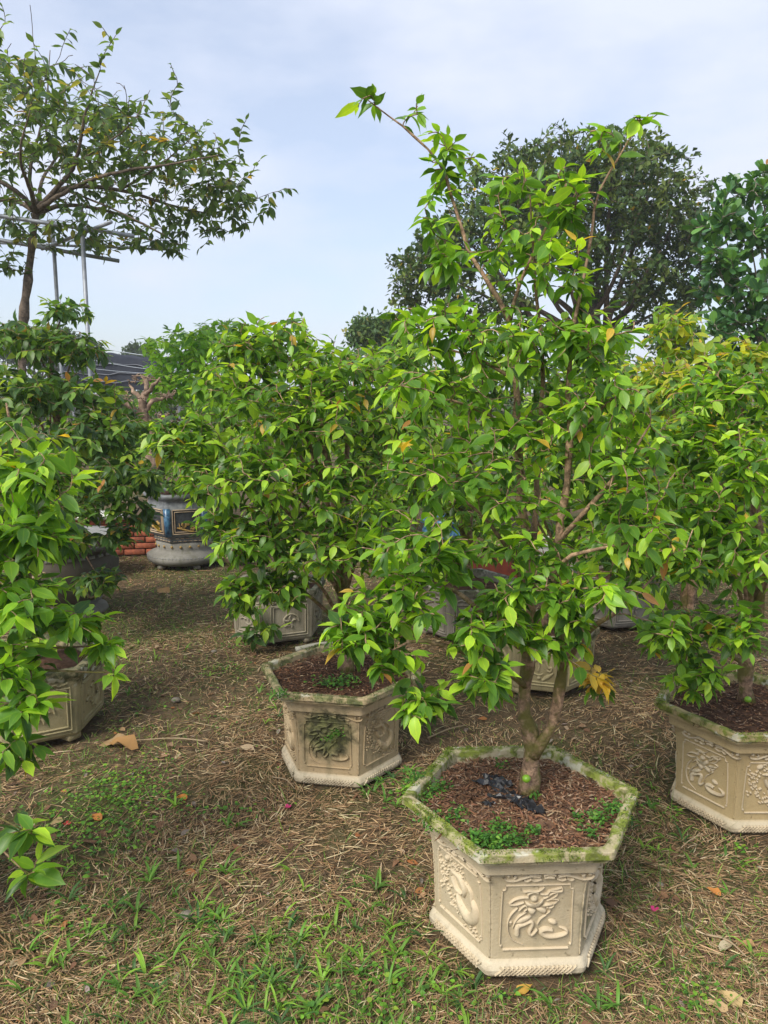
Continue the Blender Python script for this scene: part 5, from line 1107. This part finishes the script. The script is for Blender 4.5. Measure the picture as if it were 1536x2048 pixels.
bblob = [B((3.430,13.800,4.842),190,110,1.9,150), B((2.069,13.800,4.680),120,110,1.6,100), B((4.381,13.800,4.598),130,120,1.7,110), B((1.137,13.800,4.022),80,70,1.1,60), B((3.090,13.900,5.435),130,50,1.3,60), B((4.029,13.900,5.435),80,50,1.1,36), B((0.709,13.800,3.690),70,55,.9,44), B((5.260,14.000,4.058),60,80,1.0,50), B((4.958,14.000,3.210),90,60,1.0,46),
 B((1.646,13.600,3.164),110,55,1.2,40), B((2.812,12.800,3.847),140,50,.7,46), B((4.077,13.200,3.439),110,50,1.0,30), B((0.459,14.000,3.210),40,40,.6,14), B((5.554,14.000,3.551),30,40,.5,12)]
bex = [(2.124,13.800,5.886), (2.877,13.800,6.044), (3.046,13.800,6.004), (4.852,13.800,5.327), (4.563,13.800,5.965), (5.572,14.000,4.642), (5.763,14.000,3.720), (0.061,14.000,3.889), (0.149,14.000,3.551), (1.945,13.700,5.697), (5.422,14.100,4.913)]
tree('big_tree', 'large dark round crowned tree with many fanning stems behind the slender tree', 'tree', tuple(bb), bl, bblob, 'big', 132, extra=bex, leafset='diamond', leafmat='small_leaf', bark='bark_grey', n_leaf=0, size=0.11, bear=0.7, gap=0.016, fuzz=0.04, dens=3.0, droop=0.15, young=0.12, odd=0.0, side=0.9, whorl=True, shell=0.36, sides=6, grow_kw=dict(step=.16, tipr=.006, bow=.1, sag=-.4), trunk_first=1)

# glossy-leaved tree at the right edge
gb = np.array((3.776,7.200,0.114)); gb[2] = 0
gblob = [B((3.252,7.200,3.376),60,36,.4,14), B((3.003,7.200,3.122),40,40,.3,12), B((3.283,7.200,2.950),70,60,.5,26), B((2.939,7.100,2.761),36,36,.3,12), B((3.221,7.200,2.560),80,40,.5,24), B((3.380,7.200,2.251),70,40,.5,22), B((3.111,7.100,2.198),45,34,.3,12), B((3.721,7.200,3.079),80,120,.6,34), B((3.790,7.200,2.251),80,90,.6,26), B((3.220,7.100,1.934),60,30,.4,12), B((3.352,7.200,3.524),14,14,.1,3), B((3.664,7.200,1.530),70,60,.4,14)]
rngg = np.random.default_rng(140)
tree('glossy_tree', 'tree with upright rounded glossy dark leaves at the right edge', 'tree', tuple(gb), auto_limbs(tuple(gb), (3.532,7.200,3.207), [b[0] for b in gblob], rngg, .06), gblob, 'gloss', 141, leafset='obovate', leafmat='gloss_leaf', bark='bark_pale', size=0.102, bear=0.20, gap=0.022, dens=2.6, droop=-0.35, young=0.25, odd=0.006, side=0.8, fwd=0.75, whorl=True, n_leaf=300, grow_kw=dict(tipr=.004, bow=-.1, sag=-.7))

# gnarled pruned trunk
kb = np.array((-2.420,7.900,0.576)); kb[2] = 0
kn = link('pruned_tree', None, loc=tuple(kb), label='gnarled bare brown pruned tree with twisted arms, left of the lime bush', category='tree')
rng = np.random.default_rng(150)
kn_l = [L4((tuple(kb), .085), ((-2.379,7.900,1.015), .06), ((-2.428,7.900,1.270), .05), ((-2.460,7.900,1.473), .042), ((-2.405,7.900,1.648), .028), ((-2.435,7.900,1.763), .012)), L4(((-2.435,7.900,1.346), .034), ((-2.539,7.800,1.464), .028), ((-2.658,7.800,1.494), .020), ((-2.699,7.700,1.574), .013), ((-2.768,7.700,1.584), .006)), L4(((-2.452,7.900,1.422), .03), ((-2.315,7.900,1.523), .024), ((-2.260,8.000,1.558), .017), ((-2.167,8.000,1.573), .008)), L4(((-2.453,7.900,1.498), .024), ((-2.566,8.000,1.613), .018), ((-2.624,8.000,1.674), .008)), L4(((-2.428,7.900,1.270), .024), ((-2.264,7.800,1.335), .017), ((-2.171,7.800,1.395), .008)), L4(((-2.424,7.900,1.573), .022), ((-2.279,7.700,1.671), .016), ((-2.188,7.600,1.738), .008))]
ktips = sample_blobs([B((-2.694,7.800,1.573),26,16,.2,26), B((-2.196,7.900,1.583),26,16,.2,24), B((-2.417,7.900,1.723),36,14,.2,30), B((-2.536,7.800,1.524),26,14,.2,16), B((-2.281,7.900,1.372),24,12,.2,12)], rng)
ktub, ksh = grow(kn_l, ktips, rng, step=.05, bow=.3, tipr=.004, sag=.3)
for k, (p_, r_) in enumerate(ktub):
    p_ = p_ + rng.normal(0, .009, p_.shape); link('trunk' if k == 0 else 'arm', MB().add(*tube(p_ - kb, r_ * rng.uniform(.8, 1.25, len(r_)), 8)).mesh('gnarled', 'drift'), kn)
mb = MB()
for p_, r_ in ksh: mb.add(*tube(p_ - kb + rng.normal(0, .006, p_.shape), np.maximum(r_, .006), 5, cap=False))
link('twigs', mb.mesh('gnarled_twigs', 'drift'), kn)

# dark sapling in front of the grey planter
sb_ = (-0.809,4.601)
tree('sapling', 'small dark sapling with drooping leaves on the ground before the grey planter', 'sapling', (sb_[0], sb_[1], 0), [L4(((sb_[0], sb_[1], 0), .006), ((sb_[0] + .02, sb_[1], .1), .005), ((sb_[0] + .03, sb_[1], .26), .003)), L4(((sb_[0] + .015, sb_[1], .08), .004), ((sb_[0] + .09, sb_[1], .14), .003), ((sb_[0] + .12, sb_[1], .15), .002))],
 [((sb_[0], sb_[1] - .05, .14), (.10, .06, .05), 6), ((sb_[0] + .12, sb_[1] - .03, .17), (.05, .05, .03), 4), ((sb_[0] + .03, sb_[1], .28), (.04, .04, .03), 3)], 'dark', 160, size=0.085, bear=.1, gap=.016, droop=.8, n_leaf=90, odd=0.0)

# ------------------------------------------------------------------ small details
# fallen leaves that can be told apart
rng = np.random.default_rng(200)
def fallen(label, pt, size, colr, yaw, tilt=0.15, lift=0.012, name='fallen_leaf', shape=2, group='fallen leaves on the ground'):
    tv, tt, te = leaf_template(0.5, (0.3, -0.25, 0.12)[shape % 3], 0.55, 'acute', 0.5, 4, 0.9)
    tv = tv + np.random.default_rng(int(abs(pt[0]) * 1000)).normal(0, .035, tv.shape)
    me = make_mesh(name, tv * size, tt, 'litter', np.c_[np.tile(np.array(colr), (len(tv), 1)), te])
    o = link(name, me, loc=(pt[0], pt[1], float(gh(pt[0], pt[1])) + lift), label=label, category='leaf', group=group); o.rotation_euler = (tilt, rng.normal(0, .2), yaw)
TAN = (0.46, 0.33, 0.16); BRN = (0.28, 0.15, 0.075); ORG = (0.46, 0.19, 0.05)
fallen('large curled tan dead leaf on the ground by the olive planter', (-1.116,3.279), 0.15, (0.30, 0.17, 0.065), 1.25, 0.35, 0.02, shape=0)
fallen('second tan dead leaf crossing the large one by the olive planter', (-1.175,3.370), 0.12, (0.33, 0.22, 0.11), 1.95, -0.3, 0.03, shape=1)
fallen('pale tan pointed leaf on straw near the lower right corner', (0.940,1.794), 0.07, TAN, 0.7)
fallen('tan narrow leaf just left of the pale pointed leaf, lower right', (0.893,1.778), 0.06, (0.42, 0.29, 0.15), 0.9)
fallen('pale curled leaf right of the nearest planter beside a stick', (0.971,2.004), 0.07, (0.45, 0.38, 0.25), -0.9)
fallen('small orange brown leaf in the straw right of the nearest planter', (1.079,2.254), 0.05, ORG, 0.6)
fallen('round brown leaf near the right edge below the right planter', (1.084,2.028), 0.05, (0.38, 0.22, 0.11), 1.6)
fallen('orange dead leaf on the straw left of the nearest planter', (-0.783,2.858), 0.05, (0.55, 0.20, 0.05), 1.4)
fallen('orange brown leaf on the green weed patch at left', (-1.066,2.702), 0.06, ORG, 1.2)
fallen('tan leaf by the red petal at left', (-1.209,2.695), 0.05, TAN, 2.2)
fallen('yellow tan leaf under the front edge of the nearest planter', (0.353,1.854), 0.07, (0.50, 0.30, 0.06), -1.0)
fallen('brown leaf on the soil track in front of the blue pot stand', (-1.731,6.054), 0.12, (0.42, 0.26, 0.12), 1.5)
fallen('dusty brown leaf on the ground left of the stained planter', (-0.964,3.329), 0.06, (0.30, 0.19, 0.12), 2.6)
fallen('small brown leaf at bottom centre amid green grass', (-0.370,1.945), 0.045, BRN, 0.2)
def petal(label, pt, mat):
    mb = MB()
    for k in range(4):
        a = k * 1.57 + .3; tv, tt, te = leaf_template(0.8, -0.3, 0.2, 'obovate', 0, 4, 0); f = leaf_frames(np.array([(math.cos(a), math.sin(a), .35)]), np.array([(0, 0, 1.0)]))[0]
        mb.add((tv * 0.016) @ f.T, tt)
    link('petal', mb.mesh('petal', mat), loc=(pt[0], pt[1], float(gh(*pt)) + .012), label=label, category='petal')
petal('magenta flower petal on the ground left of the nearest planter', (-0.375,2.783), 'petal'); petal('bright red petal on the weeds at the left', (-1.182,2.661), 'petal_red'); petal('pink petal in the straw right of the nearest planter', (0.844,2.184), 'petal')
for lab, pt, s in (('grey pebble in the grass at bottom left of centre', (-0.612,2.161), .022), ('small pale pebble in straw left of the nearest planter', (-0.300,2.212), .012), ('pale pebble on the far ground by the grey planter', (-1.064,4.629), .02), ('grey pebble on the ground right of the nearest planter', (0.912,2.325), .014), ('white pebble on the ground under the right planter', (1.279,2.401), .010), ('grey pebble left of the stained planter', (-1.095,3.852), .025)):
    link('pebble', MB().add(*blob((0, 0, s * .45), (s, s * .8, s * .6), rng, 9, 6, .14)).mesh('pebble', 'pebble'), loc=(pt[0], pt[1], float(gh(*pt))), label=lab, category='pebble')
def stick(label, a, b, r, mat='litter', col_=(0.36, 0.27, 0.17), z=0.014):
    a = np.array((*a, float(gh(*a)) + z)); b = np.array((*b, float(gh(*b)) + z)); m = (a + b) / 2 + np.array((0.01, .01, .008))
    V, T = tube(smoothline([a - a, m - a, b - a], 5), np.linspace(r, r * .5, 11), 6)
    link('stick', MB().add(V, T, (*col_, 0)).mesh('stick', mat), loc=tuple(a), label=label, category='stick')
stick('thin pale stick with a bend on the ground lower right', (0.959,2.072), (1.034,1.978), .004); stick('pale twig on the ground left of the stained planter', (-0.816,3.354), (-1.160,3.380), .004)
stick('short pale straw stalk before the stained planter at its left corner', (-0.469,3.027), (-0.362,2.924), .003); stick('pale thin stick behind the nearest planter', (0.203,3.380), (0.391,3.516), .004)
stick('mossy pale lath leaning behind the stained planter', (-0.547,4.592), (-0.282,4.745), .018, 'litter', (0.34, 0.33, 0.27), .03)

# planter soils: mulch, weeds, plastic
def mulch(root_loc, rad, z, n, seed, cols, wts, lab):
    rng = np.random.default_rng(seed); r = rad * np.sqrt(rng.random(n)); a = rng.uniform(0, 6.28, n); p = np.c_[root_loc[0] + r * np.cos(a), root_loc[1] + r * np.sin(a)]
    zz = z + 0.02 * (1 - (r / 0.316) ** 2) + rng.uniform(-.002, .006, n)
    V, T, C = strips(p, zz, rng.uniform(0, 6.28, n), rng.gamma(3, .005, n) + .006, rng.uniform(.0015, .006, n), rng.uniform(0, .003, n), rng.uniform(0, .008, n), rng.normal(0, .3, n), pick(rng, cols, wts, n), rng)
    link('mulch', make_mesh('mulch', V, T, 'straw', C, False), kind='stuff', label=lab, category='mulch')
MC = [(0.25, 0.125, 0.068), (0.17, 0.085, 0.047), (0.10, 0.056, 0.035), (0.36, 0.23, 0.14), (0.42, 0.30, 0.20), (0.06, 0.035, 0.025)]
mulch((0.408, 2.139), 0.29, .385, 5200, 301, MC, (.3, .26, .14, .14, .06, .1), 'reddish brown bark mulch in the nearest planter')
mulch((-0.189, 3.177), 0.29, .385, 2600, 302, MC, (.2, .3, .25, .05, .03, .17), 'dark brown mulch in the stained planter')
mulch((1.404, 2.835), 0.29, .385, 2200, 303, MC, (.14, .26, .28, .08, .06, .18), 'dark mulch in the right edge planter')
def weeds(spots, seed, lab, size=0.0115):
    rng = np.random.default_rng(seed); pos = []
    for (x, y, z), s, n in [(a_, b_, int(c_ * 1.4)) for a_, b_, c_ in spots]: pos.append(np.c_[rng.normal(x, s, n), rng.normal(y, s * .8, n), z + np.abs(rng.normal(0.006, .010, n))])
    p = np.vstack(pos); n = len(p); a = rng.uniform(0, 6.28, n)
    V, T, C = build_leaves(p, leaf_frames(np.c_[np.cos(a), np.sin(a), rng.uniform(-.2, .7, n)], np.c_[rng.normal(0, .4, (n, 2)), np.ones(n)]), rng.uniform(.7, 1.4, n) * size, pick(rng, [(0.06, 0.17, 0.025), (0.10, 0.25, 0.03), (0.045, 0.12, 0.02), (0.16, 0.30, 0.04)], (.35, .35, .2, .1), n), rng.integers(0, 3, n), TEMPL['obovate'])
    link('pot_weeds', make_mesh('pot_weeds', V, T, 'grass', C), kind='stuff', label=lab, category='weeds')
weeds([((0.104,2.240,0.408), .022, 110), ((0.172,2.200,0.396), .020, 90), ((0.124,2.160,0.386), .022, 100), ((0.161,2.050,0.386), .03, 130), ((0.219,2.060,0.388), .018, 90), ((0.290,1.900,0.402), .028, 190), ((0.259,1.920,0.405), .02, 90), ((0.326,1.960,0.409), .02, 80), ((0.359,1.910,0.403), .016, 70), ((0.409,1.960,0.402), .014, 40), ((0.611,2.020,0.404), .02, 70), ((0.665,2.060,0.411), .022, 80), ((0.541,2.020,0.404), .012, 30), ((0.568,1.960,0.395), .014, 36), ((0.447,2.120,0.408), .010, 20), ((0.367,2.280,0.429), .012, 24), ((0.143,2.000,0.385), .016, 50)], 310, 'small dense green weeds on the soil of the nearest planter')
weeds([((-0.162,3.050,0.410), .03, 90), ((-0.232,3.020,0.411), .03, 70), ((-0.409,2.880,0.420), .02, 40)], 311, 'small green weeds on the soil of the stained planter', .014)
weeds([((-0.192,2.900,0.244), .012, 60), ((-0.216,2.900,0.227), .010, 30)], 312, 'tiny fern weed sprouting from the blackened carved panel', .010)
# black plastic scraps
rng = np.random.default_rng(320)
for k, (pt, sx, sy, lab) in enumerate((((0.342,2.220,0.418), .045, .035, 'crumpled black plastic scrap on the soil left of the main trunk'), ((0.388,2.120,0.408), .055, .03, 'crumpled black plastic strip on the soil before the main trunk'), ((0.426,2.070,0.397), .04, .016, 'thin tail of black plastic on the soil in front'), ((0.304,2.100,0.401), .014, .012, 'tiny black plastic bit on the soil, leftmost scrap'))):
    g = 11; u, v = np.meshgrid(np.linspace(-1, 1, g), np.linspace(-1, 1, g)); jag = 1 + .28 * np.sin(5 * np.arctan2(v, u) + k) * np.hypot(u, v)
    V = np.c_[(u * sx * jag).ravel(), (v * sy * jag).ravel(), (0.010 + 0.008 * np.abs(rng.normal(0, 1, u.shape)) * min(1, sx / .03)).ravel()]
    i = np.arange(g - 1)[:, None] * g; j = np.arange(g - 1)[None]; T = np.concatenate([np.stack([i + j, i + j + 1, i + g + j + 1], -1).reshape(-1, 3), np.stack([i + j, i + g + j + 1, i + g + j], -1).reshape(-1, 3)])
    link('plastic_scrap', make_mesh('plastic_scrap', V, T, 'plastic', None, False), loc=(pt[0], pt[1], 0.397), rz=-0.75, label=lab, category='plastic')
for pt, lab, s in (((0.419,2.118,0.477), 'small round green fruit on the foot of the main trunk', .0125), ((1.392,2.800,0.439), 'small round green fruit on the right tree trunk', .013)):
    f = link('fruit', None, loc=pt, label=lab, category='fruit'); link('skin', MB().add(*blob((0, 0, 0), (s, s, s * .95), rng, 14, 10, 0)).mesh('fruit_skin', 'fruit'), f); link('stalk', MB().add(*tube([(0, .0, s * .9), (0, .008, s * 1.3)], .0016, 5)).mesh('fruit_stalk', 'bark'), f)

# faint humid haze over the yard
hz, HN, HL, hb_ = new_mat('haze'); HN.remove(hb_)
pv = HN.new('ShaderNodeVolumePrincipled'); pv.inputs['Color'].default_value = (0.93, 0.96, 1.0, 1); pv.inputs['Density'].default_value = 0.0022; pv.inputs['Anisotropy'].default_value = 0.2
HL.new(pv.outputs[0], HN['Material Output'].inputs['Volume'])
link('haze', MB().add(*box((0, 25, 4.0), (110, 80, 10.4))).mesh('haze', hz, False), kind='stuff', label='thin pale haze in the humid air', category='haze')

# raised moss cushions along the mossy rims
def rim_moss(loc, rot, seed, n, lab, cols):
    rng = np.random.default_rng(seed); per = 0.345; pts = []
    cl = rng.uniform(0, 6, 46); wd = rng.uniform(0.02, 0.10, 46); c = rng.integers(0, 46, n)
    u = (cl[c] + rng.normal(0, 1, n) * wd[c]) % 6; f = np.floor(u).astype(int); t = u - f
    r = np.where(rng.random(n) < 0.72, rng.uniform(0.330, 0.3555, n), 0.3568); z = np.where(r < 0.3565, 0.4215, rng.uniform(0.401, 0.419, n))
    a0 = f * math.pi / 3; a1 = (f + 1) * math.pi / 3
    x = r * ((1 - t) * np.cos(a0) + t * np.cos(a1)); y = r * ((1 - t) * np.sin(a0) + t * np.sin(a1))
    ca, sa = math.cos(rot), math.sin(rot); p = np.c_[loc[0] + ca * x - sa * y, loc[1] + sa * x + ca * y, z - 0.001]
    am = f * math.pi / 3 + math.pi / 6 + rot; out = np.c_[np.cos(am), np.sin(am), np.zeros(n)]
    ax = np.where((r < 0.3565)[:, None], rng.normal(0, .6, (n, 3)) + np.array((0, 0, .7)), rng.normal(0, .6, (n, 3)) + out * .8)
    V, T, C = build_leaves(p, leaf_frames(ax, rng.normal(0, 1, (n, 3)) + out * .3), rng.uniform(.003, .0075, n), pick(rng, cols, (.35, .3, .2, .15), n), rng.integers(0, 3, n), TEMPL['diamond'])
    link('moss', make_mesh('moss', V, T, 'grass', C), kind='stuff', label=lab, category='moss')
MG = [(0.20, 0.27, 0.035), (0.13, 0.19, 0.03), (0.27, 0.33, 0.05), (0.08, 0.12, 0.025)]
rim_moss((0.408, 2.139), 3.184, 401, 4600, 'yellow green moss on the rim of the nearest planter', MG)
rim_moss((-0.189, 3.177), 2.959, 402, 2600, 'dull green moss on the rim of the stained planter', [(0.13, 0.16, 0.05), (0.10, 0.13, 0.04), (0.17, 0.20, 0.07), (0.07, 0.09, 0.03)])
rim_moss((1.404, 2.835), 3.15, 403, 4600, 'green moss on the rim of the right edge planter', MG)
